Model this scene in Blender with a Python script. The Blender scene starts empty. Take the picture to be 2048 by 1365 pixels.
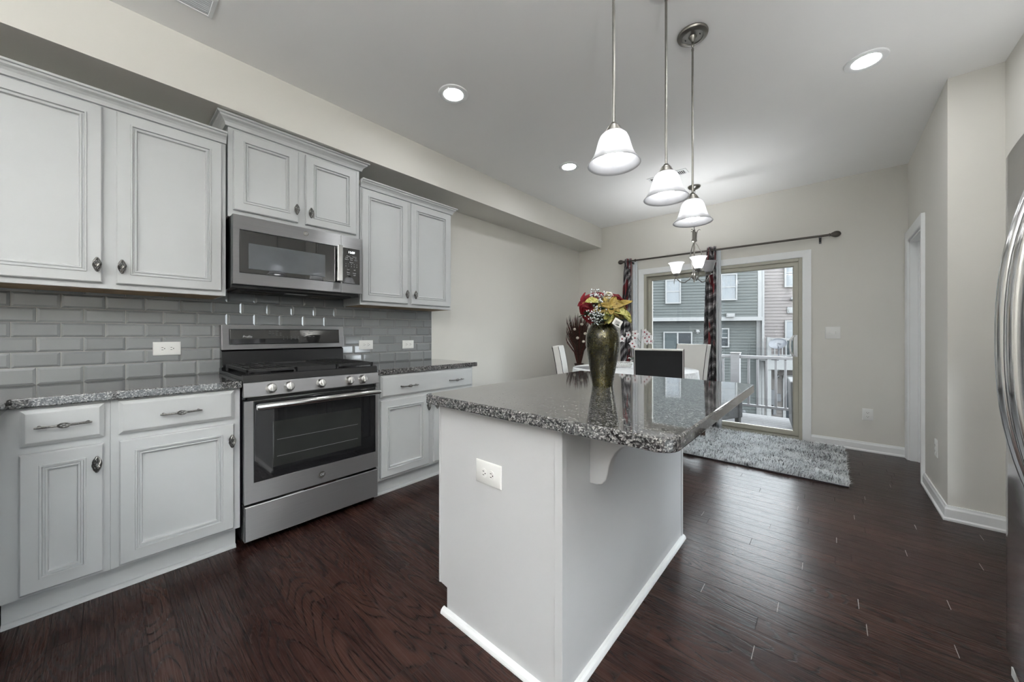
import bpy, math, random
import numpy as np
from mathutils import Vector, Matrix
random.seed(7)
PI = math.pi
S = bpy.context.scene
COL = S.collection

# ---------------------------------------------------------------- camera
cam_d = bpy.data.cameras.new('camera')
cam = bpy.data.objects.new('camera', cam_d)
COL.objects.link(cam)
cam.location = (0, 0, 1.171)
cam.rotation_euler = (PI / 2, 0, math.radians(41.29))
cam_d.sensor_width = 36
cam_d.lens = 721.0 / 2048 * 36
cam_d.shift_y = -15.0 / 2048
cam_d.clip_start = 0.02
S.camera = cam

# ---------------------------------------------------------------- sky, light levels, exposure
W = bpy.data.worlds.new('overcast_sky')
S.world = W
W.use_nodes = True
wn = W.node_tree.nodes
wn['Background'].inputs[0].default_value = (0.90, 0.95, 1.0, 1)
wn['Background'].inputs[1].default_value = 4.2
CAN_POWER = 48.0         # emission of the recessed ceiling lamps
PENDANT_POWER = 7.5
CHANDELIER_POWER = 110.0
FILL_TORCHIERE_POWER = 800.0  # emission of the added uplights behind the viewer
NOOK_FILL_POWER = 60.0  # emission of the added uplight hidden past the refrigerator
S.view_settings.view_transform = 'Standard'
S.view_settings.look = 'None'
S.view_settings.exposure = 1.48
S.view_settings.gamma = 1.0
S.view_settings.use_curve_mapping = False
S.cycles.max_bounces = 10
S.cycles.diffuse_bounces = 6
S.cycles.transparent_max_bounces = 12
S.cycles.sample_clamp_indirect = 6.0
S.cycles.caustics_reflective = False
S.cycles.caustics_refractive = False

# ---------------------------------------------------------------- mesh helper
class MB:
    def __init__(s):
        s.v = []; s.f = []; s.m = []; s.mi = 0
    def add(s, vs, fs):
        o = len(s.v)
        s.v += [tuple(map(float, p)) for p in vs]
        for f in fs:
            s.f.append(tuple(i + o for i in f)); s.m.append(s.mi)
        return s
    def box(s, x0, x1, y0, y1, z0, z1):
        if x0 > x1: x0, x1 = x1, x0
        if y0 > y1: y0, y1 = y1, y0
        if z0 > z1: z0, z1 = z1, z0
        vs = [(x, y, z) for z in (z0, z1) for y in (y0, y1) for x in (x0, x1)]
        return s.add(vs, [(0, 2, 3, 1), (4, 5, 7, 6), (0, 1, 5, 4), (2, 6, 7, 3), (0, 4, 6, 2), (1, 3, 7, 5)])
    def lathe(s, prof, c=(0, 0, 0), n=24, cap0=True, cap1=True, M=None):
        vs = []; fs = []
        for r, z in prof:
            for k in range(n):
                a = 2 * PI * k / n
                vs.append((r * math.cos(a), r * math.sin(a), z))
        for i in range(len(prof) - 1):
            for k in range(n):
                a = i * n + k; b = i * n + (k + 1) % n
                fs.append((a, b, b + n, a + n))
        if cap0: fs.append(tuple(reversed(range(n))))
        if cap1: fs.append(tuple(range((len(prof) - 1) * n, len(prof) * n)))
        if M is not None: vs = [tuple(M @ Vector(p)) for p in vs]
        vs = [(p[0] + c[0], p[1] + c[1], p[2] + c[2]) for p in vs]
        return s.add(vs, fs)
    def tube(s, pts, r, n=8, closed=False, cap=True):
        P = [Vector(p) for p in pts]; N = len(P)
        R = r if isinstance(r, (list, tuple)) else [r] * N
        vs = []; fs = []
        ref = None
        for i in range(N):
            if closed: t = P[(i + 1) % N] - P[i - 1]
            else: t = P[min(i + 1, N - 1)] - P[max(i - 1, 0)]
            if t.length < 1e-9: t = Vector((0, 0, 1))
            t.normalize()
            if ref is None:
                ref = Vector((0, 0, 1)) if abs(t.z) < .9 else Vector((1, 0, 0))
                ref = (ref - t * ref.dot(t)).normalized()
            else:
                ref = ref - t * ref.dot(t)
                if ref.length < 1e-6: ref = Vector((1, 0, 0)) - t * t.x
                ref.normalize()
            b = t.cross(ref)
            for k in range(n):
                a = 2 * PI * k / n
                vs.append(tuple(P[i] + (ref * math.cos(a) + b * math.sin(a)) * R[i]))
        M_ = N if closed else N - 1
        for i in range(M_):
            for k in range(n):
                a = i * n + k; b2 = i * n + (k + 1) % n
                j = ((i + 1) % N) * n
                fs.append((a, b2, j + (k + 1) % n, j + k))
        if cap and not closed:
            fs.append(tuple(reversed(range(n)))); fs.append(tuple(range((N - 1) * n, N * n)))
        return s.add(vs, fs)
    def sphere(s, c, r, n=12, m=8, sc=(1, 1, 1)):
        vs = [(c[0], c[1], c[2] - r * sc[2])]; fs = []
        for i in range(1, m):
            ph = -PI / 2 + PI * i / m
            for k in range(n):
                a = 2 * PI * k / n
                vs.append((c[0] + r * sc[0] * math.cos(ph) * math.cos(a), c[1] + r * sc[1] * math.cos(ph) * math.sin(a), c[2] + r * sc[2] * math.sin(ph)))
        vs.append((c[0], c[1], c[2] + r * sc[2]))
        for k in range(n): fs.append((0, 1 + (k + 1) % n, 1 + k))
        for i in range(m - 2):
            for k in range(n):
                a = 1 + i * n + k; b = 1 + i * n + (k + 1) % n
                fs.append((a, b, b + n, a + n))
        t = len(vs) - 1; o = 1 + (m - 2) * n
        for k in range(n): fs.append((o + k, o + (k + 1) % n, t))
        return s.add(vs, fs)
    def prism(s, poly, a, b, ax):
        """poly of 2D points extruded along axis ax from a to b. ax x:(y,z) y:(x,z) z:(x,y)"""
        def P(p, t):
            return {'x': (t, p[0], p[1]), 'y': (p[0], t, p[1]), 'z': (p[0], p[1], t)}[ax]
        n = len(poly)
        vs = [P(p, a) for p in poly] + [P(p, b) for p in poly]
        fs = [tuple(range(n)), tuple(reversed(range(n, 2 * n)))]
        for i in range(n): fs.append((i, n + i, n + (i + 1) % n, (i + 1) % n))
        return s.add(vs, fs)
    def rings(s, f, a0, a1, b0, b1, prof, fill=True, back=True):
        """concentric rectangles; prof = (inset, depth); f(a, b, d) -> xyz"""
        vs = []; fs = []
        for i, d in prof:
            vs += [f(a0 + i, b0 + i, d), f(a1 - i, b0 + i, d), f(a1 - i, b1 - i, d), f(a0 + i, b1 - i, d)]
        for k in range(len(prof) - 1):
            for j in range(4):
                p = 4 * k + j; q = 4 * k + (j + 1) % 4
                fs.append((p, q, q + 4, p + 4))
        if fill:
            o = 4 * (len(prof) - 1); fs.append((o, o + 1, o + 2, o + 3))
        if back: fs.append((3, 2, 1, 0))
        return s.add(vs, fs)
    def sheet(s, fn, nu, nv, closed=False):
        vs = [fn(i / nu, j / nv) for j in range(nv + 1) for i in range(nu + (0 if closed else 1))]
        w = nu if closed else nu + 1
        fs = []
        for j in range(nv):
            for i in range(nu):
                a = j * w + i; b = j * w + (i + 1) % w
                fs.append((a, b, b + w, a + w))
        return s.add(vs, fs)
    def xf(s, M, start=0):
        for i in range(start, len(s.v)): s.v[i] = tuple(M @ Vector(s.v[i]))
        return s

def world_loc(o):
    p = Vector((0, 0, 0))
    while o is not None:
        p += Vector(o.location); o = o.parent
    return p

def build(name, mb, mats, parent=None, bevel=0.0, smooth=False, world=True, solid=0.0, seg=2, angle=38):
    me = bpy.data.meshes.new(name)
    off = world_loc(parent) if (parent is not None and world) else Vector((0, 0, 0))
    me.from_pydata([(p[0] - off.x, p[1] - off.y, p[2] - off.z) for p in mb.v], [], mb.f)
    if not isinstance(mats, (list, tuple)): mats = [mats]
    for m in mats: me.materials.append(m)
    if any(mb.m): me.polygons.foreach_set('material_index', mb.m)
    import bmesh
    bm = bmesh.new(); bm.from_mesh(me)
    bmesh.ops.recalc_face_normals(bm, faces=bm.faces)
    bm.to_mesh(me); bm.free()
    if smooth:
        me.polygons.foreach_set('use_smooth', [True] * len(me.polygons))
        me.set_sharp_from_angle(angle=math.radians(angle))
    o = bpy.data.objects.new(name, me)
    COL.objects.link(o)
    if parent is not None: o.parent = parent
    if solid:
        md = o.modifiers.new('thickness', 'SOLIDIFY'); md.thickness = solid; md.offset = 0
    if bevel:
        md = o.modifiers.new('edge', 'BEVEL'); md.width = bevel; md.segments = seg
        md.limit_method = 'ANGLE'; md.angle_limit = math.radians(40)
    return o

def tag(o, label=None, cat=None, group=None, kind=None):
    if label: o['label'] = label
    if cat: o['category'] = cat
    if group: o['group'] = group
    if kind: o['kind'] = kind
    return o

def thing(name, label, cat, loc=(0, 0, 0), rotz=0, group=None, kind=None):
    o = bpy.data.objects.new(name, None); COL.objects.link(o)
    o.empty_display_size = 0.05
    o.location = loc; o.rotation_euler = (0, 0, rotz)
    return tag(o, label, cat, group, kind)

def struct(name, mb, m, label, cat, parent=None, **k):
    o = build(name, mb, m, parent, **k)
    if parent is None: tag(o, label, cat, kind='structure')
    return o

def dup(root, loc, rotz=None, label=None, group=None, parent=None):
    c = root.copy(); COL.objects.link(c)
    c.parent = parent if parent else (root.parent if parent is None and root.parent else None)
    if loc is not None: c.location = loc
    if rotz is not None: c.rotation_euler = (0, 0, rotz)
    if label: c['label'] = label
    if group: c['group'] = group
    for ch in list(root.children): dup_child(ch, c)
    return c

def dup_child(o, parent):
    c = o.copy(); COL.objects.link(c); c.parent = parent
    for ch in list(o.children): dup_child(ch, c)
    return c

def text(name, s, size, loc, m, parent, rot=(PI / 2, 0, PI / 2), align='CENTER', spacing=1.0, shear=0.0):
    cu = bpy.data.curves.new(name, 'FONT'); cu.body = s; cu.size = size
    cu.align_x = align; cu.align_y = 'CENTER'; cu.extrude = 0.0002; cu.space_character = spacing; cu.shear = shear
    cu.materials.append(m)
    tmp = bpy.data.objects.new(name, cu); COL.objects.link(tmp)
    me = bpy.data.meshes.new_from_object(tmp.evaluated_get(bpy.context.evaluated_depsgraph_get()))
    bpy.data.objects.remove(tmp); bpy.data.curves.remove(cu)
    me.name = name
    o = bpy.data.objects.new(name, me); COL.objects.link(o)
    o.parent = parent
    off = world_loc(parent)
    o.location = Vector(loc) - off; o.rotation_euler = rot
    return o

# ---------------------------------------------------------------- materials
class NT:
    def __init__(s, name):
        s.m = bpy.data.materials.new(name); s.m.use_nodes = True
        s.t = s.m.node_tree; s.b = s.t.nodes['Principled BSDF']; s.out = s.t.nodes['Material Output']
    def n(s, typ, **k):
        o = s.t.nodes.new('ShaderNode' + typ)
        for a, b in k.items(): setattr(o, a, b)
        return o
    def l(s, a, b): s.t.links.new(a, b)
    def coord(s, scale=(1, 1, 1), out='Object'):
        tc = s.n('TexCoord'); mp = s.n('Mapping'); mp.inputs['Scale'].default_value = scale
        s.l(tc.outputs[out], mp.inputs['Vector']); return mp.outputs['Vector']
    def noise(s, vec, scale, detail=2.0, rough=.5, dist=0.0):
        t = s.n('TexNoise'); t.inputs['Scale'].default_value = scale; t.inputs['Detail'].default_value = detail
        t.inputs['Roughness'].default_value = rough; t.inputs['Distortion'].default_value = dist
        if vec is not None: s.l(vec, t.inputs['Vector'])
        return t.outputs['Fac']
    def ramp(s, fac, stops, interp='LINEAR'):
        r = s.n('ValToRGB'); cr = r.color_ramp; cr.interpolation = interp
        while len(cr.elements) < len(stops): cr.elements.new(0.5)
        for e, (p, c) in zip(cr.elements, stops):
            e.position = p; e.color = (c[0], c[1], c[2], 1) if isinstance(c, (tuple, list)) else (c, c, c, 1)
        s.l(fac, r.inputs['Fac']); return r.outputs['Color']
    def math(s, op, a, b=None, c=None):
        o = s.n('Math', operation=op)
        for i, x in enumerate((a, b, c)):
            if x is None: continue
            if isinstance(x, (int, float)): o.inputs[i].default_value = x
            else: s.l(x, o.inputs[i])
        return o.outputs[0]
    def mix(s, fac, a, b, blend='MIX'):
        o = s.n('MixRGB', blend_type=blend)
        for i, x in enumerate((fac, a, b)):
            if isinstance(x, (int, float)): o.inputs[i].default_value = x
            elif isinstance(x, (tuple, list)): o.inputs[i].default_value = (x[0], x[1], x[2], 1)
            else: s.l(x, o.inputs[i])
        return o.outputs[0]
    def bump(s, h, strength=.2, dist=.01):
        o = s.n('Bump'); o.inputs['Strength'].default_value = strength; o.inputs['Distance'].default_value = dist
        s.l(h, o.inputs['Height']); s.l(o.outputs['Normal'], s.b.inputs['Normal']); return o
    def set(s, **k):
        for a, v in k.items():
            i = s.b.inputs[a.replace('_', ' ')]
            if isinstance(v, (int, float)): i.default_value = v
            elif isinstance(v, (tuple, list)): i.default_value = (v[0], v[1], v[2], 1)
            else: s.l(v, i)
        return s

def plain(name, c, rough=.5, metal=0.0, var=.06, scale=8.0, bump=0.0, bscale=60.0, coat=0.0, spec=.5):
    """a procedural colour with a faint tonal variation and surface grain"""
    m = NT(name); v = m.coord()
    f = m.noise(v, scale, 3)
    lo = tuple(x * (1 - var) for x in c); hi = tuple(min(1, x * (1 + var)) for x in c)
    m.set(Base_Color=m.ramp(f, [(.3, lo), (.7, hi)]), Roughness=rough, Metallic=metal, Coat_Weight=coat)
    m.b.inputs['Specular IOR Level'].default_value = spec
    if bump: m.bump(m.noise(v, bscale, 3), bump, .004)
    return m.m

def emis(name, c, st):
    m = NT(name); m.set(Base_Color=c, Emission_Color=c, Emission_Strength=st, Roughness=.4); return m.m

M = {}
M['wall'] = plain('wall_paint_greige', (.71, .695, .65), .85, var=.012, scale=2, bump=.06, bscale=220, spec=.2)
M['ceiling'] = plain('ceiling_paint', (.90, .90, .89), .9, var=.01, scale=2, bump=.05, bscale=200, spec=.2)
M['trim'] = plain('white_trim_paint', (.86, .875, .88), .4, var=.015, scale=4)
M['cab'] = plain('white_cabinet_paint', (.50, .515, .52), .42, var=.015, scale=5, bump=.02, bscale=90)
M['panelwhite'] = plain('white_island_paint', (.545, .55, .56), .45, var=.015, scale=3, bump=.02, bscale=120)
M['cabwood'] = plain('raw_cabinet_wood', (.33, .22, .12), .6, var=.2, scale=14)
M['plastic'] = plain('white_outlet_plastic', (.82, .82, .80), .3, var=.01)
M['black'] = plain('black_enamel', (.012, .012, .013), .22, var=.1)
M['blackmat'] = plain('black_cast_iron', (.016, .016, .017), .55, var=.15, scale=60, bump=.2, bscale=300)
M['darkslot'] = plain('dark_slot', (.01, .01, .01), .7)
M['nickel'] = plain('brushed_nickel', (.25, .24, .22), .3, 1.0, var=.08, scale=30)
M['pewter'] = plain('antique_pewter', (.20, .195, .185), .3, 1.0, var=.35, scale=250)
M['bronze'] = plain('dark_bronze_metal', (.10, .09, .08), .42, .8, var=.1)
M['satin'] = plain('satin_knob_steel', (.55, .545, .53), .32, 1.0, var=.04)
M['chrome'] = plain('polished_steel', (.62, .62, .62), .14, 1.0, var=.03)
M['vinyl'] = plain('almond_vinyl', (.42, .41, .345), .45, var=.02)
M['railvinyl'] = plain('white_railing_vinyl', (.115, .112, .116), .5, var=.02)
M['whitevinyl'] = plain('white_vinyl', (.82, .83, .84), .4, var=.02)
M['ledwhite'] = emis('display_digits', (.85, .95, 1.0), 2.5)
M['print'] = plain('pale_panel_print', (.55, .56, .57), .5)
M['mark'] = plain('grey_panel_print', (.22, .23, .24), .5)

def steel(name, c=(.46, .46, .465), rough=.46, aniso=.95, rot=0.25):
    m = NT(name)
    v = m.coord((1, 2.0, 260.0))
    f = m.noise(v, 3.0, 2)
    m.set(Base_Color=m.ramp(f, [(.25, tuple(x * .9 for x in c)), (.75, tuple(x * 1.06 for x in c))]), Metallic=1.0,
          Roughness=m.math('MULTIPLY_ADD', f, .10, rough - .05), Anisotropic=aniso, Anisotropic_Rotation=rot)
    t = m.n('Tangent', direction_type='RADIAL', axis='Z'); m.l(t.outputs[0], m.b.inputs['Tangent'])
    return m.m
M['steel'] = steel('brushed_stainless_steel')
M['steel_fridge'] = steel('refrigerator_stainless_steel', (.66, .665, .69), .14, .5)

def gloss_black(name, c=(.010, .010, .011), rough=.04, spec=.6):
    m = NT(name); f = m.noise(m.coord(), 6, 2)
    m.set(Base_Color=m.ramp(f, [(.3, c), (.7, tuple(x * 1.3 for x in c))]), Roughness=rough)
    m.b.inputs['Specular IOR Level'].default_value = spec
    return m.m
M['oven_glass'] = gloss_black('black_oven_glass')
M['mw_glass'] = gloss_black('black_microwave_glass', (.012, .012, .013), .02, 1.0)
M['mw_window'] = gloss_black('grey_microwave_screen', (.065, .074, .083), .03, 1.0)
M['oven_window'] = gloss_black('oven_window_tint', (.020, .021, .020), .04)

def granite(name):
    m = NT(name); v = m.coord()
    a = m.n('TexVoronoi'); a.inputs['Scale'].default_value = 360; m.l(v, a.inputs['Vector'])
    dn = m.n('TexNoise'); dn.inputs['Scale'].default_value = 90; m.l(v, dn.inputs['Vector'])
    va = m.mix(.009, v, dn.outputs['Color'], 'ADD')
    b = m.n('TexVoronoi'); b.inputs['Scale'].default_value = 225; m.l(va, b.inputs['Vector'])
    sp = m.n('SeparateColor'); m.l(b.outputs['Color'], sp.inputs[0])
    base = m.ramp(sp.outputs[0], [(.0, (.022, .022, .024)), (.34, (.020, .020, .022)), (.42, (.070, .070, .071)), (.66, (.135, .135, .132)), (.84, (.24, .236, .232)), (1.0, (.36, .352, .34))])
    sp2 = m.n('SeparateColor'); m.l(a.outputs['Color'], sp2.inputs[0])
    fine = m.ramp(sp2.outputs[1], [(.0, .35), (.3, .8), (.75, 1.15), (1.0, 1.5)])
    colr = m.mix(1.0, base, fine, 'MULTIPLY')
    big = m.noise(v, 14, 3)
    m.set(Base_Color=m.mix(.10, colr, m.ramp(big, [(.35, (.05, .05, .052)), (.65, (.10, .099, .097))])), Roughness=.055)
    m.b.inputs['Specular IOR Level'].default_value = .8
    m.set(Coat_Weight=.6, Coat_Roughness=.03)
    return m.m
M['granite'] = granite('speckled_grey_granite')

def tile_mat():
    m = NT('grey_glazed_tile')
    at = m.n('Attribute', attribute_name='tone')
    m.set(Base_Color=m.ramp(at.outputs['Fac'], [(0, (.21, .22, .228)), (1, (.25, .26, .268))]), Roughness=.09, Coat_Weight=.4, Coat_Roughness=.05)
    m.bump(m.noise(m.coord(), 18, 2), .05, .01)
    return m.m
M['tile'] = tile_mat()
M['grout'] = plain('tile_grout', (.40, .395, .37), .9, var=.06, scale=40)

def floor_mat():
    m = NT('dark_red_oak_planks')
    tc = m.n('TexCoord'); sx = m.n('SeparateXYZ'); m.l(tc.outputs['Object'], sx.inputs[0])
    at = m.n('Attribute', attribute_name='tone'); r = at.outputs['Fac']
    off = m.math('MULTIPLY', r, 37.0)
    def vec(ax, ay, az):
        c = m.n('CombineXYZ')
        m.l(m.math('ADD', m.math('MULTIPLY', sx.outputs[0], ax), off), c.inputs[0])
        m.l(m.math('MULTIPLY', sx.outputs[1], ay), c.inputs[1])
        m.l(m.math('MULTIPLY', off, az), c.inputs[2]); return c.outputs[0]
    cath = m.noise(vec(1.3, 7.0, 1.7), 1.0, .6, .4)
    fine = m.noise(vec(5, 260, 1.1), 1.0, 2, .55)
    ph = m.math('ADD', m.math('MULTIPLY', cath, 62.0), m.math('MULTIPLY', fine, 1.3))
    wv = m.math('ABSOLUTE', m.math('SINE', ph))
    line = m.ramp(wv, [(.0, 0.0), (.18, .45), (.5, .9), (1.0, 1.0)])
    dark = m.ramp(r, [(0, (.0055, .0036, .0034)), (1, (.0075, .0046, .0042))])
    light = m.ramp(r, [(0, (.026, .0118, .0096)), (.5, (.034, .0152, .0120)), (1, (.048, .0220, .0165))])
    lt2 = m.mix(.5, light, m.mix(1.0, light, m.ramp(fine, [(.3, .7), (.7, 1.2)]), 'MULTIPLY'))
    m.set(Base_Color=m.mix(line, dark, lt2), Roughness=m.math('MULTIPLY_ADD', fine, .10, .22))
    m.b.inputs['Specular IOR Level'].default_value = .22
    m.bump(m.math('ADD', m.math('MULTIPLY', line, .3), m.noise(m.coord(), 5, 2)), .10, .006)
    return m.m
M['floor'] = floor_mat()
M['floorgap'] = plain('dark_board_gap', (.006, .004, .004), .8)
M['floorend'] = plain('pale_board_end', (.40, .37, .36), .7)

def glass_pane(name, tint=(.96, .98, .98)):
    m = NT(name); t = m.t
    tr = m.n('BsdfTransparent'); tr.inputs[0].default_value = (*tint, 1)
    gl = m.n('BsdfGlossy'); gl.inputs['Roughness'].default_value = .01
    fr = m.n('Fresnel'); fr.inputs['IOR'].default_value = 1.45
    mx = m.n('MixShader'); m.l(fr.outputs[0], mx.inputs[0]); m.l(tr.outputs[0], mx.inputs[1]); m.l(gl.outputs[0], mx.inputs[2])
    m.l(mx.outputs[0], m.out.inputs['Surface']); return m.m
M['glass'] = glass_pane('clear_door_glass')

def shade_glass(name, lo, hi, tr_=.10):
    m = NT(name); v = m.coord()
    f = m.noise(v, 14, 4)
    c = m.ramp(f, [(.3, (lo, lo, lo * 1.02)), (.7, (hi, hi, hi * 1.01))])
    df = m.n('BsdfDiffuse'); tl = m.n('BsdfTranslucent'); tr = m.n('BsdfTransparent'); gl = m.n('BsdfGlossy')
    for x in (df, tl): m.l(c, x.inputs[0])
    gl.inputs['Roughness'].default_value = .15
    a = m.n('MixShader'); a.inputs[0].default_value = .62; m.l(df.outputs[0], a.inputs[1]); m.l(tl.outputs[0], a.inputs[2])
    b = m.n('MixShader'); b.inputs[0].default_value = tr_; m.l(a.outputs[0], b.inputs[1]); m.l(tr.outputs[0], b.inputs[2])
    d = m.n('MixShader'); d.inputs[0].default_value = .05; m.l(b.outputs[0], d.inputs[1]); m.l(gl.outputs[0], d.inputs[2])
    m.l(d.outputs[0], m.out.inputs['Surface']); return m.m
M['shade'] = shade_glass('frosted_white_glass', .50, .57, .12)
M['cshade'] = shade_glass('alabaster_white_glass', .50, .58)
M['can'] = emis('recessed_lamp_lens', (.97, .985, 1), CAN_POWER)
M['tbulb'] = emis('torchiere_bulb', (.97, .985, 1), FILL_TORCHIERE_POWER)
M['nbulb'] = emis('nook_lamp_bulb', (.97, .985, 1), NOOK_FILL_POWER)
M['bulb'] = emis('pendant_bulb', (.97, .985, 1), PENDANT_POWER)
M['cbulb'] = emis('chandelier_bulb', (.97, .985, 1), CHANDELIER_POWER)
# ================================================================ the room
XL = -2.99; YB = 5.017; ZC = 2.775; XS = -2.60; ZS = 2.473; XR = .562; YF = -3.2; XK = 1.25

# floor: every board is laid, rows run along x
rows_y0 = 1.953 % .0835
joints = {1.612: -.209, 1.866: -.435, 1.953: -.163, 2.041: .114, 2.128: .355, 2.207: .097, 2.285: -.383, 2.371: -.099, 2.464: .39,
          2.617: -.615, 2.711: -.267, 2.798: .034, 2.885: .311, 2.962: .576, 3.05: -.615, 3.147: -.155, 3.217: .123, 3.301: .395,
          3.378: .66, 3.489: -.484, 3.636: .194, 4.046: .356}
rj = random.Random(3)
fm = MB(); tones = []
xa, xb, ya, yb = XL - .02, XK + .02, YF - .02, YB + .10
k = math.floor((ya - rows_y0) / .0835)
while rows_y0 + k * .0835 < yb:
    y0 = rows_y0 + k * .0835; y1 = y0 + .0835
    known = [x for yt, x in joints.items() if abs(yt - y1) < .03]
    xs = list(known) if known else [rj.uniform(-.2, .6) - (1.0 if rj.random() < .5 else 0)]
    while xs[0] > xa: xs.insert(0, xs[0] - rj.uniform(.55, 1.15))
    while xs[-1] < xb: xs.append(xs[-1] + rj.uniform(.6, 1.15))
    for a, b in zip(xs[:-1], xs[1:]):
        a2, b2 = max(a, xa), min(b, xb)
        if b2 - a2 < .01: continue
        t = rj.random()
        g = .0011
        fm.mi = 0
        fm.add([(a2 + g, y0 + g, 0), (b2 - g, y0 + g, 0), (b2 - g, y1 - g, 0), (a2 + g, y1 - g, 0)], [(0, 1, 2, 3)]); tones.append(t)
        fm.mi = 2 if (b in known and b > -.7) else 1
        if b < xb: fm.add([(b - g, y0 + .004, -.0002), (b + g, y0 + .004, -.0002), (b + g, y1 - .004, -.0002), (b - g, y1 - .004, -.0002)], [(0, 1, 2, 3)]); tones.append(0)
    k += 1
fm.mi = 1
fm.add([(xa, ya, -.0015), (xb, ya, -.0015), (xb, yb, -.0015), (xa, yb, -.0015)], [(0, 1, 2, 3)]); tones.append(0)
nf = len(fm.f)
fm.box(xa, xb, ya, yb, -.12, -.004); tones += [0] * 6
fl = build('floor', fm, [M['floor'], M['floorgap'], M['floorend']])
at = fl.data.attributes.new('tone', 'FLOAT', 'FACE'); at.data.foreach_set('value', tones)
tag(fl, 'dark reddish brown oak plank floor running across the kitchen', 'floor', kind='structure')

mb = MB(); mb.box(XL - .12, XK + .12, YF - .12, YB + .14, ZC, ZC + .1)
struct('ceiling', mb, M['ceiling'], 'flat pale grey ceiling above the kitchen and dining area', 'ceiling')

mb = MB(); mb.box(XL - .12, XL, YF - .12, YB + .14, -.1, ZC)
struct('wall_left', mb, M['wall'], 'greige painted wall behind the range and white cabinets', 'wall')
mb = MB(); mb.box(XL, XS, YF, YB, ZS, ZC)
struct('wall_left_soffit', mb, M['wall'], 'long greige soffit box along the ceiling above the cabinets', 'soffit')

DX0, DX1, DZ = -1.943, -.214, 1.995    # sliding door opening
mb = MB()
mb.box(XL, DX0, YB, YB + .14, -.1, ZC); mb.box(DX1, XK, YB, YB + .14, -.1, ZC); mb.box(DX0, DX1, YB, YB + .14, DZ, ZC)
mb.box(DX0, DX1, YB + .02, YB + .14, -.1, -.001)
struct('wall_back', mb, M['wall'], 'greige wall around the sliding glass door', 'wall')

PY0, PY1, PZ = 4.29, 4.925, 2.03        # doorway in the right wall
mb = MB()
mb.box(XR, XR + .12, 3.512, PY0, -.1, ZC); mb.box(XR, XR + .12, PY1, YB, -.1, ZC); mb.box(XR, XR + .12, PY0, PY1, PZ, ZC)
mb.box(XR + .12, .9, 3.512, 3.632, -.1, ZC)
mb.box(.9, XK + .12, 2.2, 2.32, -.1, ZC); 
WY0, WY1, WZ0, WZ1 = 2.36, 3.42, .10, 1.04     # unseen low window added past the refrigerator to light the island side
VY0, VY1, VZ0, VZ1 = -.90, 1.10, .05, .62     # unseen low window added opposite the range to light the base cabinets
mb.box(XK, XK + .12, YF, VY0, -.1, ZC); mb.box(XK, XK + .12, VY1, 2.2, -.1, ZC); mb.box(XK, XK + .12, VY0, VY1, -.1, VZ0); mb.box(XK, XK + .12, VY0, VY1, VZ1, ZC)
XW = .782
mb.box(XW, .9, 2.2, WY0, -.1, ZC); mb.box(XW, .9, WY1, 3.512, -.1, ZC); mb.box(XW, .9, WY0, WY1, -.1, WZ0); mb.box(XW, .9, WY0, WY1, WZ1, ZC)
struct('wall_right', mb, M['wall'], 'greige wall with an outside corner right of the rug', 'wall')
mb = MB(); mb.box(XL - .12, XK + .12, YF - .12, YF, -.1, ZC)
struct('wall_front', mb, M['wall'], 'greige wall behind the viewer', 'wall')
def low_fill_window(name, label, x, y0, y1, z0, z1):  # windows added out of view for extra daylight indoors
    w = thing(name, label, 'window', (x, (y0 + y1) / 2, z0), kind='structure')
    mb = MB()
    for y in (y0 + .03, (y0 + y1) / 2, y1 - .03): mb.box(x + .03, x + .09, y - .03, y + .03, z0, z1)
    for z in (z0 + .03, z1 - .03): mb.box(x + .03, x + .09, y0, y1, z - .03, z + .03)
    build('window_frame', mb, M['whitevinyl'], w)
    build('glass_pane', MB().box(x + .058, x + .064, y0, y1, z0, z1), M['glass'], w)
low_fill_window('window_1', 'low white framed window in the right wall past the refrigerator', XW, WY0, WY1, WZ0, WZ1)
low_fill_window('window_2', 'low white framed window in the right wall opposite the range', XK, VY0, VY1, VZ0, VZ1)

def base_profile(h=.092):
    return [(0, 0), (.022, 0), (.022, .012), (.014, .020), (.014, h - .022), (.010, h - .012), (.008, h), (0, h)]
# baseboards
mb = MB()
mb.prism([(YB - a, z) for a, z in base_profile()], DX1 + .075, XR, 'x')
struct('baseboard_back', mb, M['trim'], 'white baseboard right of the sliding door', 'baseboard')
mb = MB()
sec = base_profile(); n = len(sec)
st = [[(XR - a, PY0 - .081, z) for a, z in sec], [(XR - a, 3.512 - a, z) for a, z in sec], [(.782, 3.512 - a, z) for a, z in sec]]
mb.add([p for q in st for p in q], [tuple(range(n)), tuple(reversed(range(2 * n, 3 * n)))] + [(k * n + j, (k + 1) * n + j, (k + 1) * n + (j + 1) % n, k * n + (j + 1) % n) for k in range(2) for j in range(n)])
struct('baseboard_right', mb, M['trim'], 'white baseboard turning the outside corner of the right wall', 'baseboard')
mb = MB()
mb.prism([(XL + a, z) for a, z in base_profile()], 2.2, YB, 'y')
mb.prism([(YB - a, z) for a, z in base_profile()], XL + .022, DX0 - .085, 'x')
struct('baseboard_left', mb, M['trim'], 'white baseboard along the dining corner', 'baseboard')

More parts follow.
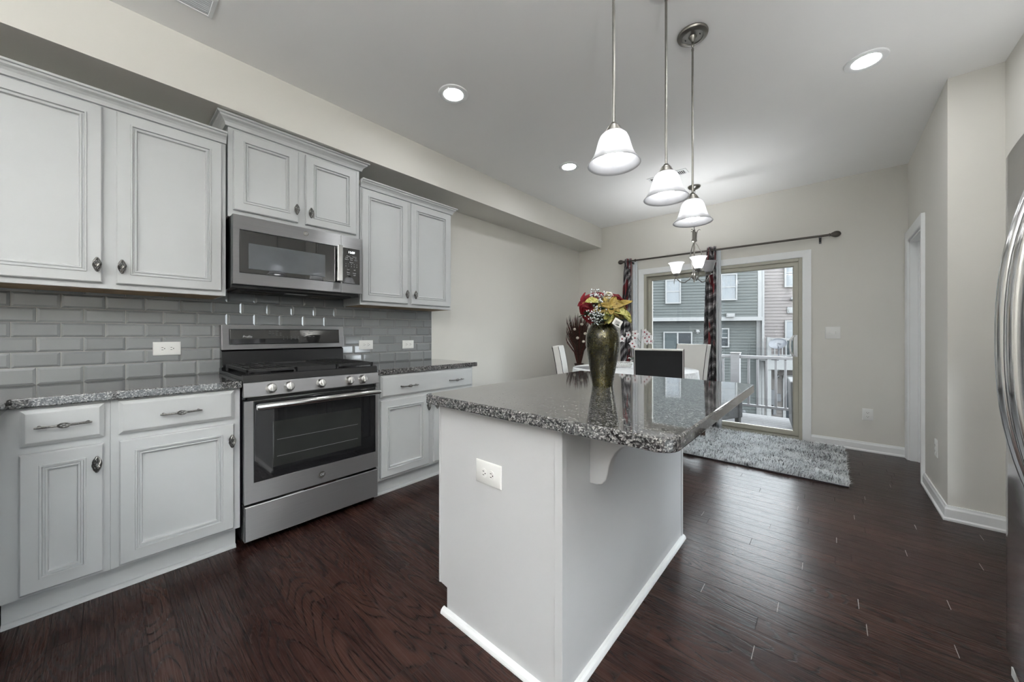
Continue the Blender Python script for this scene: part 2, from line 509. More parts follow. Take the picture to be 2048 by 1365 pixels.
# casing round the sliding door
def casing_section(w):   # (across, out)
    return [(0, 0), (0, .012), (.006, .016), (.02, .018), (w - .012, .022), (w, .022), (w, 0)]
def casing_frame(mb, f, a0, a1, b1, w):
    """three sided casing with mitred corners. f(a, b, d)"""
    sec = casing_section(w); n = len(sec); vs = []
    for (i, d) in sec: vs.append(f(a0 - i, 0, d))
    for (i, d) in sec: vs.append(f(a0 - i, b1 + i, d))
    for (i, d) in sec: vs.append(f(a1 + i, b1 + i, d))
    for (i, d) in sec: vs.append(f(a1 + i, 0, d))
    fs = [tuple(range(n)), tuple(reversed(range(3 * n, 4 * n)))]
    for k in range(3):
        for j in range(n): fs.append((k * n + j, (k + 1) * n + j, (k + 1) * n + (j + 1) % n, k * n + (j + 1) % n))
    mb.add(vs, fs)
mb = MB(); casing_frame(mb, lambda a, b, d: (a, YB - d, b), DX0, DX1, DZ, .075)
struct('trim_1', mb, M['trim'], 'white casing around the sliding glass door', 'door casing')
mb = MB(); casing_frame(mb, lambda a, b, d: (XR - d, a, b), PY0, PY1, PZ, .08)
struct('trim_2', mb, M['trim'], 'white casing around the doorway in the right wall', 'door casing')
# doorway: jambs and a closed panelled door set back in it
mb = MB(); mb.box(XR + .001, XR + .12, PY0, PY0 + .018, 0, PZ); mb.box(XR + .001, XR + .12, PY1 - .018, PY1, 0, PZ); mb.box(XR + .001, XR + .12, PY0, PY1, PZ - .018, PZ)
mb.box(XR + .05, XR + .068, PY1 - .030, PY1 - .018, 0, PZ - .018); mb.box(XR + .05, XR + .068, PY0 + .018, PY0 + .03, 0, PZ - .018)
d2 = build('door_2', MB().box(XR + .072, XR + .108, PY0 + .02, PY1 - .02, .008, PZ - .02), M['trim'])
tag(d2, 'white interior door set back in the right wall doorway', 'door', kind='structure')
build('door_jamb', mb, M['trim'], d2)
pm = MB()
for z0, z1 in ((.15, .85), (1.0, 1.9)):
    pm.rings(lambda a, b, d: (XR + .072 - d, a, b), PY0 + .12, PY1 - .12, z0, z1, [(0, 0), (.008, .006), (.02, .006), (.03, .001)])
build('door_panel', pm, M['trim'], d2)
km = MB(); km.tube([(XR + .075, PY0 + .08, 1.0), (XR + .035, PY0 + .08, 1.0)], .011, 10); km.sphere((XR + .022, PY0 + .08, 1.0), .026, 14, 10)
build('door_knob', km, M['nickel'], d2, smooth=True)

# sliding glass door
sd = thing('door_1', 'almond framed sliding glass door onto the deck', 'sliding door', (-1.08, YB, 0), kind='structure')
fm = MB()
fm.box(DX0, DX0 + .035, YB - .004, YB + .12, 0, DZ); fm.box(DX1 - .032, DX1, YB - .004, YB + .12, 0, DZ)
fm.box(DX0 + .035, DX1 - .032, YB - .004, YB + .12, DZ - .035, DZ); fm.box(DX0 + .035, DX1 - .032, YB - .006, YB + .12, -.02, .035); fm.box(DX0 + .035, DX1 - .032, YB + .028, YB + .034, .035, .055)
build('door_frame', fm, M['vinyl'], sd, bevel=.003)
def sash(name, x0, x1, y, top=DZ - .035, bot=.045, st=.052, rb=.06):
    m = MB()
    m.rings(lambda a, b, d: (a, y - d, b), x0, x1, bot, top, [(0, -.018), (0, .017), (.004, .02), (st - .012, .02), (st, .010), (st, -.018)], fill=False, back=False)
    m.rings(lambda a, b, d: (a, y + .018 - d, b), x0, x1, bot, top, [(0, 0), (st, 0)], fill=False, back=False)
    o = build(name, m, M['vinyl'], sd)
    build('glass_pane', MB().box(x0 + st - .006, x1 - st + .006, y - .003, y + .003, bot + st - .006, top - st + .006), M['glass'], o)
    return o
sash('fixed_panel', DX0 + .035, -1.05, YB + .082)
sp = sash('sliding_panel', -1.11, DX1 - .032, YB + .036)
hm = MB(); hx = DX1 - .058
hm.box(hx - .017, hx + .017, YB + .006, YB + .018, .915, 1.155)
hm.tube([(hx - .008, YB + .010, 1.145), (hx - .022, YB - .02, 1.14), (hx - .040, YB - .045, 1.10), (hx - .044, YB - .052, 1.03), (hx - .040, YB - .045, .965), (hx - .022, YB - .02, .93), (hx - .008, YB + .010, .925)], .010, 8)
build('door_handle', hm, M['whitevinyl'], sd, smooth=True)

# backsplash: bevelled subway tiles
tm = MB(); tt = []
rt = random.Random(5)
tm.mi = 1; tm.box(XL, XL + .006, -.86, 2.178, .913, 1.475); tt += [0] * 6
tm.mi = 0
z0 = .925 + .0755
r = 0
z = .925
while z < 1.45:
    off = .0138 if r % 2 == 1 else .0138 + .0763
    j = math.floor((-.86 - off) / .1527)
    while off + j * .1527 < 2.178:
        a = max(off + j * .1527, -.86); b = min(off + (j + 1) * .1527, 2.178)
        if b - a > .012:
            g = .0012; n0 = len(tm.f)
            tm.rings(lambda p, q, d: (XL + .006 + d, p, q), a + g, b - g, (.9145 if r == 0 else z + g), z + .0755 - g, [(0, 0), (.0006, .0022), (.0105, .0068)], back=False)
            tt += [rt.random()] * (len(tm.f) - n0)
        j += 1
    z += .0755; r += 1
bs = build('backsplash', tm, [M['tile'], M['grout']])
at = bs.data.attributes.new('tone', 'FLOAT', 'FACE'); at.data.foreach_set('value', tt)
tag(bs, 'grey bevelled subway tile backsplash between counter and wall cabinets', 'backsplash', kind='structure')

# ---------------------------------------------------------------- ceiling lamps
def recessed(x, y, label):
    t = thing('recessed_light', label, 'ceiling light', (x, y, ZC), group='recessed ceiling lights')
    build('trim_ring', MB().lathe([(.062, -.001), (.064, -.006), (.085, -.010), (.096, -.006), (.098, 0), (.062, 0)], (0, 0, 0), 36, False, False), M['trim'], t, smooth=True, world=False)
    build('lamp_lens', MB().lathe([(.0635, -.0045), (.05, -.006), (.001, -.0065)], (0, 0, 0), 30, False, True), M['can'], t, smooth=True, world=False)
    return t
r0 = recessed(-1.886, 1.554, 'round recessed light in the ceiling above the right wall cabinet, left of the pendants')
def can(x, y, label): return dup(r0, (x, y, ZC), label=label)
can(-1.871, 2.959, 'small recessed light near the soffit, farthest toward the sliding door')
can(.165, 2.961, 'recessed light in the ceiling near the right wall corner')
for x, y, d in ((.165, 1.55, 'above the refrigerator'), (.165, .15, 'above the viewer'), (-.8, -2.2, 'in the middle of the back of the kitchen'), (.4, -1.7, 'beside the right wall behind the viewer')):  # unseen ceiling lights added to lift the room's brightness
    can(x, y, 'round recessed light in the ceiling ' + d)

def pendant(x, y, zr, label):
    """zr = height of the shade's rim above the floor"""
    t = thing('pendant_light', label, 'pendant light', (x, y, ZC), group='pendants over the island')
    cm = MB(); cm.lathe([(.074, 0), (.076, -.006), (.073, -.014), (.062, -.020), (.052, -.021), (.049, -.017), (.020, -.017), (.0195, -.019), (.014, -.026), (.008, -.042), (.0055, -.044)], n=36, cap0=False)
    build('canopy', cm, M['nickel'], t, smooth=True, world=False)
    for s_ in (-1, 1): build('canopy_slot', MB().box(s_ * .036 - .0025, s_ * .036 + .0025, -.005, .005, -.0185, -.0165), M['darkslot'], t, world=False)
    jm = MB(); jm.lathe([(.003, -.040), (.0075, -.046), (.0075, -.066), (.004, -.072), (.004, -.078), (.0065, -.080), (.0065, -.09)], n=12)
    build('swivel_joint', jm, M['nickel'], t, smooth=True, world=False)
    z = zr - ZC + .118 + .036
    build('rod', MB().tube([(0, 0, -.085), (0, 0, z + .004)], .0054, 12), M['nickel'], t, smooth=True, world=False)
    hm = MB()
    hm.lathe([(.0055, z + .004), (.010, z + .003), (.0135, z - .003), (.019, z - .008), (.019, z - .012), (.0235, z - .014), (.024, z - .020), (.028, z - .022), (.0285, z - .029), (.034, z - .031), (.035, z - .040), (.030, z - .042)], n=28)
    build('shade_holder', hm, M['nickel'], t, smooth=True, world=False)
    g = MB(); z0 = z - .036
    prof = [(.030, z0), (.040, z0 - .004), (.049, z0 - .013), (.055, z0 - .027), (.060, z0 - .045), (.065, z0 - .063), (.072, z0 - .082), (.081, z0 - .099), (.090, z0 - .111), (.0965, z0 - .118)]
    g.lathe(prof, n=48, cap0=False, cap1=False)
    build('glass_shade', g, M['shade'], t, smooth=True, world=False, solid=.003)
    b = MB(); b.lathe([(.012, z0 - .0), (.014, z0 - .03), (.030, z0 - .042), (.0345, z0 - .052), (.0345, z0 - .098), (.031, z0 - .106), (.012, z0 - .108)], n=20)
    build('bulb', b, M['bulb'], t, smooth=True, world=False)
pendant(-.609, 1.275, 1.808, 'nearest of the three bell shaped pendants, hanging above the front end of the island')
pendant(-.5556, 1.695, 1.784, 'middle of the three bell shaped glass pendants over the island')
pendant(-.547, 2.088, 1.766, 'farthest island pendant, with its round nickel ceiling canopy in view')

def chandelier():
    t = thing('chandelier', 'three light nickel chandelier with bell glass shades hanging before the sliding door', 'chandelier', (-1.10, 4.26, ZC))
    build('canopy', MB().lathe([(.062, 0), (.064, -.008), (.055, -.022), (.03, -.034), (.012, -.040), (.010, -.052)], n=28, cap0=False), M['nickel'], t, smooth=True, world=False)
    ch = MB(); z = -.05; k = 0
    while z > -.46:
        a = PI / 2 * (k % 2); pts = []
        for i in range(12):
            q = 2 * PI * i / 12; rr = .0085 * math.cos(q)
            pts.append((rr * math.cos(a), rr * math.sin(a), z - .019 + .019 * math.sin(q)))
        ch.tube(pts, .0022, 5, closed=True); z -= .030; k += 1
    build('chain', ch, M['nickel'], t, smooth=True, world=False)
    bd = MB()
    bd.lathe([(.006, -.47), (.012, -.476), (.008, -.49), (.02, -.50), (.021, -.575), (.027, -.585), (.028, -.60), (.012, -.61), (.008, -.63), (.008, -.93), (.014, -.94), (.026, -.955), (.030, -.985), (.022, -1.005), (.010, -1.015), (.007, -1.03), (.010, -1.037), (.003, -1.046)], n=20)
    for a in (0, 2.094, 4.188):
        c, s = math.cos(a + .3), math.sin(a + .3)
        bd.tube([(.02 * c, .02 * s, -.59), (.022 * c, .022 * s, -.53), (.03 * c, .03 * s, -.49), (.05 * c, .05 * s, -.475), (.062 * c, .062 * s, -.485)], [.005, .005, .0045, .004, .002], 6)
        bd.tube([(.012 * c, .012 * s, -.62), (.04 * c, .04 * s, -.66), (.072 * c, .072 * s, -.73), (.066 * c, .066 * s, -.80), (.032 * c, .032 * s, -.87), (.022 * c, .022 * s, -.94)], .005, 7)
    build('body', bd, M['nickel'], t, smooth=True, world=False)
    R = Vector((.7512, .6601, 0)); F = Vector((-.6601, .7512, 0))
    for deg in (-105, 15, 135):
        d = R * math.cos(math.radians(deg)) + F * math.sin(math.radians(deg))
        P = lambda r, z: (d.x * r, d.y * r, z)
        am = MB(); am.tube([P(.02, -.97), P(.05, -1.01), P(.10, -1.04), P(.15, -1.025), P(.185, -.985), P(.19, -.955)], .0055, 8)
        am.tube([P(.19, -.965), P(.205, -.99), P(.215, -1.02), P(.212, -1.045)], [.005, .0045, .004, .002], 6)
        arm = build('arm', am, M['nickel'], t, smooth=True, world=False)
        c = P(.19, 0)
        cm = MB(); cm.lathe([(.010, -.962), (.034, -.952), (.037, -.944), (.020, -.938), (.026, -.925), (.026, -.915)], (c[0], c[1], 0), 18)
        build('cup', cm, M['nickel'], arm, smooth=True, world=False)
        gm = MB(); gm.lathe([(.024, -.930), (.036, -.920), (.046, -.895), (.053, -.865), (.060, -.838), (.070, -.818), (.083, -.808)], (c[0], c[1], 0), 30, False, False)
        build('glass_shade', gm, M['cshade'], arm, smooth=True, world=False, solid=.003)
        if deg != 15:
            bm_ = MB(); bm_.lathe([(.012, -.925), (.014, -.905), (.030, -.875), (.032, -.855), (.022, -.832), (.006, -.825)], (c[0], c[1], 0), 16)
            build('bulb', bm_, M['cbulb'], arm, smooth=True, world=False)
    return t
chandelier()

def fill_torchiere(x, y, label, k=1.0, bulb='tbulb'):  # uplight lamps added out of view to brighten the ceiling
    t = thing('floor_lamp', label, 'floor lamp', (x, y, 0))
    build('base', MB().lathe([(.001, .002), (.15 * k, .0), (.15 * k, .018), (.03, .03), (.012, .05)], n=28), M['nickel'], t, smooth=True, world=False)
    build('pole', MB().tube([(0, 0, .03), (0, 0, 1.70)], .012, 12), M['nickel'], t, smooth=True, world=False)
    build('bowl_shade', MB().lathe([(.012, 1.68), (.06 * k, 1.69), (.12 * k, 1.73), (.17 * k, 1.80), (.185 * k, 1.85), (.181 * k, 1.85), (.165 * k, 1.805), (.115 * k, 1.738), (.05 * k, 1.70), (.001, 1.695)], n=32), M['nickel'], t, smooth=True, world=False)
    build('bulb', MB().lathe([(.02 * k, 1.70), (.05 * k, 1.72), (.07 * k, 1.76), (.06 * k, 1.80), (.03 * k, 1.82), (.002, 1.825)], n=20), M[bulb], t, smooth=True, world=False)
fill_torchiere(-.35, -2.1, 'nickel uplight floor lamp in the middle of the room behind the viewer')
fill_torchiere(.80, -.75, 'nickel uplight floor lamp beside the right wall behind the viewer')
fill_torchiere(.66, 2.36, 'small nickel uplight floor lamp in the nook between refrigerator and wall corner', .58, 'nbulb')  # added, hidden by the refrigerator, to lighten the mid ceiling and right side

def register(x0, x1, y0, y1, label, n, inner='darkslot'):
    t = thing('air_vent', label, 'air vent', ((x0 + x1) / 2, (y0 + y1) / 2, ZC))
    m = MB(); f = lambda a, b, d: (a, b, ZC - d)
    m.rings(f, x0, x1, y0, y1, [(0, 0), (.003, .006), (.018, .009), (.02, .004)], fill=False, back=False)
    build('vent_frame', m, M['trim'], t)
    build('vent_recess', MB().box(x0 + .02, x1 - .02, y0 + .02, y1 - .02, ZC - .0015, ZC), M[inner], t)
    l = MB()
    for i in range(n):
        x = x0 + .026 + (x1 - x0 - .052) * i / (n - 1)
        l.add([(x - .004, y0 + .02, ZC - .0025), (x + .006, y0 + .02, ZC - .0085), (x + .006, y1 - .02, ZC - .0085), (x - .004, y1 - .02, ZC - .0025)], [(0, 1, 2, 3)])
    build('louvres', l, M['trim'], t, solid=.001)
register(-1.42, -1.04, 3.73, 3.85, 'white ceiling air register beyond the pendants', 22)
register(-2.36, -2.20, .08, .372, 'white ceiling air register at the top left of the view', 9, 'trim')

# ---------------------------------------------------------------- outlets and switches
def receptacle(mb, f, a, b, h=.017):
    # rounded outlet face with slots, f(a, b, d)
    pts = []
    for i in range(20):
        q = 2 * PI * i / 20; pts.append((a + max(-.0125, min(.0125, h * math.cos(q))), b + h * math.sin(q)))
    n = 20
    vs = [f(p[0], p[1], .006) for p in pts] + [f(p[0], p[1], .0082) for p in pts]
    mb.add(vs, [tuple(range(n, 2 * n))] + [(i, (i + 1) % n, n + (i + 1) % n, n + i) for i in range(n)])
def plate(parent_or_none, name, label, f, a0, a1, b0, b1, kind, loc):
    m = MB(); m.rings(f, a0, a1, b0, b1, [(0, 0), (.0005, .003), (.006, .0062)])
    if parent_or_none is None:
        t = thing(name, label, 'outlet' if kind == 'outlet' else 'light switch', loc)
        build('cover_plate', m, M['plastic'], t, smooth=True)
    else:
        t = build(name, m, M['plastic'], parent_or_none, smooth=True)
    ca, cb = (a0 + a1) / 2, (b0 + b1) / 2
    horiz = (a1 - a0) > (b1 - b0)
    if kind == 'outlet':
        for s in (-1, 1):
            a = ca + (s * .0195 if horiz else 0); b = cb + (0 if horiz else s * .0195)
            r_ = MB(); receptacle(r_, (lambda p, q, d: f(p, q, d)), a, b)
            ro = build('receptacle', r_, M['plastic'], t, smooth=True)
            sl = MB()
            def slot(p0, p1, q0, q1): sl.rings(f, p0, p1, q0, q1, [(0, .0080), (.0001, .0086)])
            if horiz:
                slot(a - .005, a + .003, b + .0055, b + .0080); slot(a - .005, a + .003, b - .0080, b - .0055); slot(a + .006, a + .0105, b - .0022, b + .0022)
            else:
                slot(a - .0080, a - .0055, b - .003, b + .005); slot(a + .0055, a + .0080, b - .003, b + .005); slot(a - .0022, a + .0022, b - .0105, b - .006)
            build('slots', sl, M['darkslot'], ro)
    else:
        for s in (-1, 1):
            sm_ = MB(); sm_.rings(f, ca + s * .024 - .0055, ca + s * .024 + .0055, cb - .012, cb + .012, [(0, .0055), (.0005, .007), (.002, .014)])
            build('toggle', sm_, M['plastic'], t)
    return t
fl_ = lambda a, b, d: (XL + .0128 + d, a, b)
plate(None, 'wall_outlet', 'white outlet on the backsplash tiles left of the range', fl_, .198, .320, 1.041, 1.121, 'outlet', (XL + .013, .26, 1.08))
plate(None, 'wall_outlet', 'white outlet on the backsplash next to the right side of the range', fl_, 1.433, 1.556, 1.036, 1.113, 'outlet', (XL + .013, 1.49, 1.07))
plate(None, 'wall_outlet', 'white outlet on the backsplash near its right end, under the last wall cabinet', fl_, 1.845, 1.965, 1.030, 1.107, 'outlet', (XL + .013, 1.9, 1.07))
fb_ = lambda a, b, d: (a, YB - d, b)
plate(None, 'light_switch', 'white double toggle switch plate right of the sliding door', fb_, -.028, .092, 1.117, 1.242, 'switch', (.03, YB, 1.18))
plate(None, 'wall_outlet', 'white outlet low on the wall right of the sliding door', fb_, .252, .330, .308, .424, 'outlet', (.29, YB, .37))
fr_ = lambda a, b, d: (XR - d, a, b)
plate(None, 'wall_outlet', 'white outlet low on the bright right wall beside the doorway', fr_, 3.775, 3.85, .318, .438, 'outlet', (XR, 3.81, .38))
# ================================================================ cabinets
KNOB_ME = PULL_ME = None
def knob(parent, x, y, z):
    """bird-cage knob of twisted wires on a stem, long axis upright, standing out in +x"""
    global KNOB_ME
    if KNOB_ME is None:
        m = MB(); h = .031
        for k in range(7):
            pts = []; rr = []
            for i in range(11):
                t = i / 10; a = 2 * PI * k / 7 + t * 2.6
                r = .0035 + .0105 * math.sin(PI * t) ** .85
                pts.append((.020 + r * math.cos(a), r * math.sin(a), -h + 2 * h * t)); rr.append(.0023)
            m.tube(pts, rr, 5)
        for s in (-1, 1): m.sphere((.020, 0, s * h), .0058, 10, 6, (1, 1, .8))
        m.tube([(0, 0, 0), (.003, 0, 0), (.0031, 0, 0), (.020, 0, 0)], [.009, .009, .0045, .0045], 12)
        o = build('knob', m, M['pewter'], None, smooth=True, world=False, angle=60)
        KNOB_ME = o.data
    else:
        o = bpy.data.objects.new('knob', KNOB_ME); COL.objects.link(o)
    o.parent = parent; o.location = Vector((x, y, z)) - world_loc(parent)
    return o
def pull(parent, x, y, z, name='pull'):
    """arched bar pull with a twisted wire cage in its middle, along y"""
    global PULL_ME
    if PULL_ME is None:
        m = MB(); L = .064
        m.tube([(0, -L, 0), (.012, -L, 0), (.022, -L + .010, 0), (.026, -L * .55, 0), (.028, -.016, 0)], [.006, .0045, .0045, .0040, .0045], 8)
        m.tube([(0, L, 0), (.012, L, 0), (.022, L - .010, 0), (.026, L * .55, 0), (.028, .016, 0)], [.006, .0045, .0045, .0040, .0045], 8)
        for s in (-1, 1): m.tube([(.020, s * (L - .006), 0), (.020, s * (L + .012), 0)], [.005, .003], 8)
        for k in range(6):
            pts = []
            for i in range(9):
                t = i / 8; a = 2 * PI * k / 6 + t * 2.4; r = .002 + .0085 * math.sin(PI * t)
                pts.append((.028 + r * math.cos(a), -.019 + .038 * t, r * math.sin(a)))
            m.tube(pts, .0018, 5)
        o = build(name, m, M['pewter'], None, smooth=True, world=False, angle=60)
        PULL_ME = o.data
    else:
        o = bpy.data.objects.new(name, PULL_ME); COL.objects.link(o)
    o.parent = parent; o.location = Vector((x, y, z)) - world_loc(parent)
    return o
DOOR_PROF = [(0, 0), (0, .014), (.005, .020), (.049, .020), (.0505, .0250), (.056, .0250), (.0580, .0150), (.0640, .0150), (.0655, .0205), (.071, .0205), (.0745, .0085), (.078, .0080)]
DRAWER_PROF = [(0, 0), (0, .010), (.004, .012), (.014, .0195), (.017, .020)]
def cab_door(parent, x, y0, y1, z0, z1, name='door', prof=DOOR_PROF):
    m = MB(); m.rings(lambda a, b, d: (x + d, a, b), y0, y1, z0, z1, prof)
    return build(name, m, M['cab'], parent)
def drawer(parent, x, y0, y1, z0, z1): return cab_door(parent, x, y0, y1, z0, z1, 'drawer', DRAWER_PROF)

XF = -2.41           # face of the base cabinets
def base_unit(name, label, y0, y1, loc, end_right=False):
    t = thing(name, label, 'cabinet', loc, group='white base cabinets')
    m = MB(); m.box(XL + .002, XF, y0, y1, .114, .874)
    build('carcass', m, M['cab'], t, bevel=.0015)
    k = MB(); k.box(XL + .05, XF - .045, y0, y1 - (.012 if end_right else 0), 0, .114)
    k.prism([(XF - .045, 0), (XF - .026, 0), (XF - .028, .010), (XF - .036, .017), (XF - .045, .019)], y0, y1 - (.012 if end_right else 0), 'y')
    build('toe_kick', k, M['cab'], t)
    return t
t = base_unit('base_cabinet', 'narrow white base cabinet at the left edge, with one small drawer over a tall door', -.262, .0259, (-2.7, -.11, 0))
d = drawer(t, XF, -.214, .008, .718, .864); pull(d, XF + .02, -.102, .793)
d = cab_door(t, XF, -.216, .006, .130, .688); knob(d, XF + .02, -.013, .606)
t = base_unit('base_cabinet', 'wider white base cabinet next to the left side of the range', .0261, .498, (-2.7, .26, 0), True)
d = drawer(t, XF, .050, .470, .716, .866); pull(d, XF + .02, .259, .786)
d = cab_door(t, XF, .052, .469, .128, .688); knob(d, XF + .02, .457, .601)
t = base_unit('base_cabinet', 'white base cabinet right of the range, one wide drawer with two pulls over two doors', 1.283, 2.202, (-2.7, 1.74, 0))
d = drawer(t, XF, 1.311, 2.186, .708, .868); pull(d, XF + .02, 1.536, .778); pull(d, XF + .02, 1.993, .778)
d = cab_door(t, XF, 1.311, 1.722, .135, .688); knob(d, XF + .02, 1.708, .600)
d = cab_door(t, XF, 1.772, 2.186, .135, .688); knob(d, XF + .02, 1.788, .600)
# the run that turns the corner at the left edge
t = thing('base_cabinet', 'white base cabinet of the counter run that turns toward the viewer', 'cabinet', (-1.9, -.55, 0), group='white base cabinets')
build('carcass', MB().box(XL + .002, -1.35, -.86, -.2635, .114, .874), M['cab'], t)
build('toe_kick', MB().box(XL + .05, -1.36, -.85, -.31, 0, .114), M['cab'], t)

CT = .914
m = MB()
m.prism([(XL + .002, -.88), (-1.32, -.88), (-1.32, -.237), (XF + .032, -.237), (XF + .026, -.228), (XF + .026, .503), (XL + .002, .503)], .876, CT, 'z')
tag(build('countertop', m, M['granite'], bevel=.004), 'speckled grey granite countertop left of the range, turning the corner', 'countertop')
m = MB(); m.box(XL + .002, XF + .026, 1.279, 2.240, .876, CT)
tag(build('countertop', m, M['granite'], bevel=.004), 'speckled grey granite countertop right of the range', 'countertop')

# ---------------------------------------------------------------- wall cabinets
XU = -2.69
def crown(parent, xf, y0, y1, z0, z1, proj, left=True, right=True, back=XL):
    """crown moulding round the top of a wall cabinet with mitred returns"""
    h = z1 - z0
    sec = [(0, 0), (.012 * proj / .05, .03 * h), (.014 * proj / .05, .16 * h), (.30 * proj, .20 * h), (.36 * proj, .34 * h), (.52 * proj, .52 * h), (.74 * proj, .66 * h), (.80 * proj, .80 * h), (.97 * proj, .84 * h), (proj, .92 * h), (proj, h), (0, h)]
    n = len(sec); st = []
    if left: st.append([(back + .002, y0 - o, z0 + z) for o, z in sec])
    st.append([(xf + o, y0 - (o if left else 0), z0 + z) for o, z in sec])
    st.append([(xf + o, y1 + (o if right else 0), z0 + z) for o, z in sec])
    if right: st.append([(back + .002, y1 + o, z0 + z) for o, z in sec])
    vs = [p for s_ in st for p in s_]; fs = [tuple(range(n)), tuple(reversed(range((len(st) - 1) * n, len(st) * n)))]
    for k in range(len(st) - 1):
        for j in range(n): fs.append((k * n + j, (k + 1) * n + j, (k + 1) * n + (j + 1) % n, k * n + (j + 1) % n))
    build('crown_moulding', MB().add(vs, fs), M['cab'], parent)
def wall_cab(label, y0, y1, z0, z1, loc):
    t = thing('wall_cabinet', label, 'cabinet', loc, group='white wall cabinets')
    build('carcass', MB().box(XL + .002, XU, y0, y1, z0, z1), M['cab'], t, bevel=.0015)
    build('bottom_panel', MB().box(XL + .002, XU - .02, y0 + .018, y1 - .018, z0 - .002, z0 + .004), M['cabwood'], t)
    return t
t = wall_cab('tall white wall cabinet with two wide doors at the left, over the tiles', -.86, .487, 1.393, 2.32, (-2.84, 0, 1.393))
d = cab_door(t, XU, -.415, .003, 1.420, 2.284); knob(d, XU + .02, -.014, 1.505)
d = cab_door(t, XU, .048, .466, 1.420, 2.284); knob(d, XU + .02, .068, 1.505)
crown(t, XU, -.86, .487, 2.292, 2.352, .048, False, False)
t = wall_cab('short raised white wall cabinet with two doors directly above the microwave', .497, 1.297, 1.872, 2.44, (-2.84, .9, 1.872))
d = cab_door(t, XU, .521, .872, 1.915, 2.390); knob(d, XU + .02, .857, 1.995)
d = cab_door(t, XU, .918, 1.268, 1.915, 2.390); knob(d, XU + .02, .945, 1.993)
crown(t, XU, .497, 1.297, 2.405, 2.468, .058, True, True)
t = wall_cab('white wall cabinet with two narrow doors at the right end of the row', 1.304, 2.184, 1.393, 2.32, (-2.84, 1.74, 1.393))
d = cab_door(t, XU, 1.312, 1.712, 1.420, 2.284); knob(d, XU + .02, 1.694, 1.500)
d = cab_door(t, XU, 1.745, 2.162, 1.420, 2.284); knob(d, XU + .02, 1.775, 1.500)
crown(t, XU, 1.304, 2.184, 2.292, 2.352, .048, False, True)

# ---------------------------------------------------------------- microwave
t = thing('microwave', 'stainless steel microwave hung over the range', 'microwave', (-2.78, .88, 1.44))
XM = -2.58
build('body', MB().box(XL + .014, -2.625, .500, 1.265, 1.440, 1.866), M['black'], t, bevel=.003)
um = MB()
um.box(-2.93, -2.66, .54, 1.22, 1.434, 1.4405)
build('underside_panel', um, M['blackmat'], t)
for y0, y1 in ((.56, .74), (.98, 1.18)):
    gm = MB(); gm.rings(lambda a, b, d: (b, a, 1.434 - d), y0, y1, -2.88, -2.72, [(0, 0), (.004, .004), (.012, .004), (.014, .001)])
    for k in range(9):
        y = y0 + .02 + (y1 - y0 - .04) * k / 8; gm.box(-2.865, -2.735, y - .003, y + .003, 1.431, 1.434)
    build('grease_filter', gm, M['bronze'], t)
lm = MB(); lm.box(-2.72, -2.67, .80, .93, 1.4325, 1.4345)
build('work_light', lm, M['print'], t)
# door: steel frame round the dark glass
dm = MB(); f = lambda a, b, d: (XM - .045 + d, a, b)
y0, y1, z0, z1 = .500, 1.112, 1.462, 1.864
WY0, WY1, WZ0, WZ1 = .530, 1.078, 1.527, 1.782
dm.add([f(y0, z0, 0), f(y1, z0, 0), f(y1, z1, 0), f(y0, z1, 0), f(y0, z0, .045), f(y1, z0, .045), f(y1, z1, .045), f(y0, z1, .045),
        f(WY0, WZ0, .045), f(y1, WZ0, .045), f(y1, WZ1, .045), f(WY0, WZ1, .045), f(WY0, WZ0, .03), f(y1, WZ0, .03), f(y1, WZ1, .03), f(WY0, WZ1, .03)],
       [(0, 3, 2, 1), (0, 1, 5, 4), (2, 3, 7, 6), (3, 0, 4, 7), (4, 5, 9, 8), (6, 7, 11, 10), (7, 4, 8, 11), (8, 9, 13, 12), (10, 11, 15, 14), (11, 8, 12, 15), (1, 2, 6, 5)])
door = build('door', dm, M['steel'], t)
wm = MB(); wm.rings(f, WY0 + .001, y1 - .001, WZ0 + .001, WZ1 - .001, [(0, .034), (.002, .0425), (.003, .043)], back=False)
build('door_glass', wm, M['mw_glass'], door)
wm = MB(); wm.rings(f, .575, 1.008, 1.556, 1.707, [(0, .0431), (.006, .0434)], back=False)
build('viewing_screen', wm, M['mw_window'], door)
hm = MB(); hm.box(XM + .012, XM + .030, 1.080, 1.116, 1.535, 1.790); hm.box(XM - .003, XM + .014, 1.086, 1.110, 1.545, 1.565); hm.box(XM - .003, XM + .014, 1.086, 1.110, 1.76, 1.78)
build('handle', hm, M['chrome'], door, bevel=.005, seg=3)
lg = MB(); lg.lathe([(.0155, 0), (.0155, .0015), (.0135, .002), (.013, .0012)], n=28, M=Matrix.Translation((XM, .887, 1.828)) @ Matrix.Rotation(PI / 2, 4, 'Y'))
e = build('emblem', lg, M['nickel'], door, smooth=True)
text('emblem_letters', 'GE', .016, (XM + .0025, .887, 1.828), M['print'], e, shear=.3)
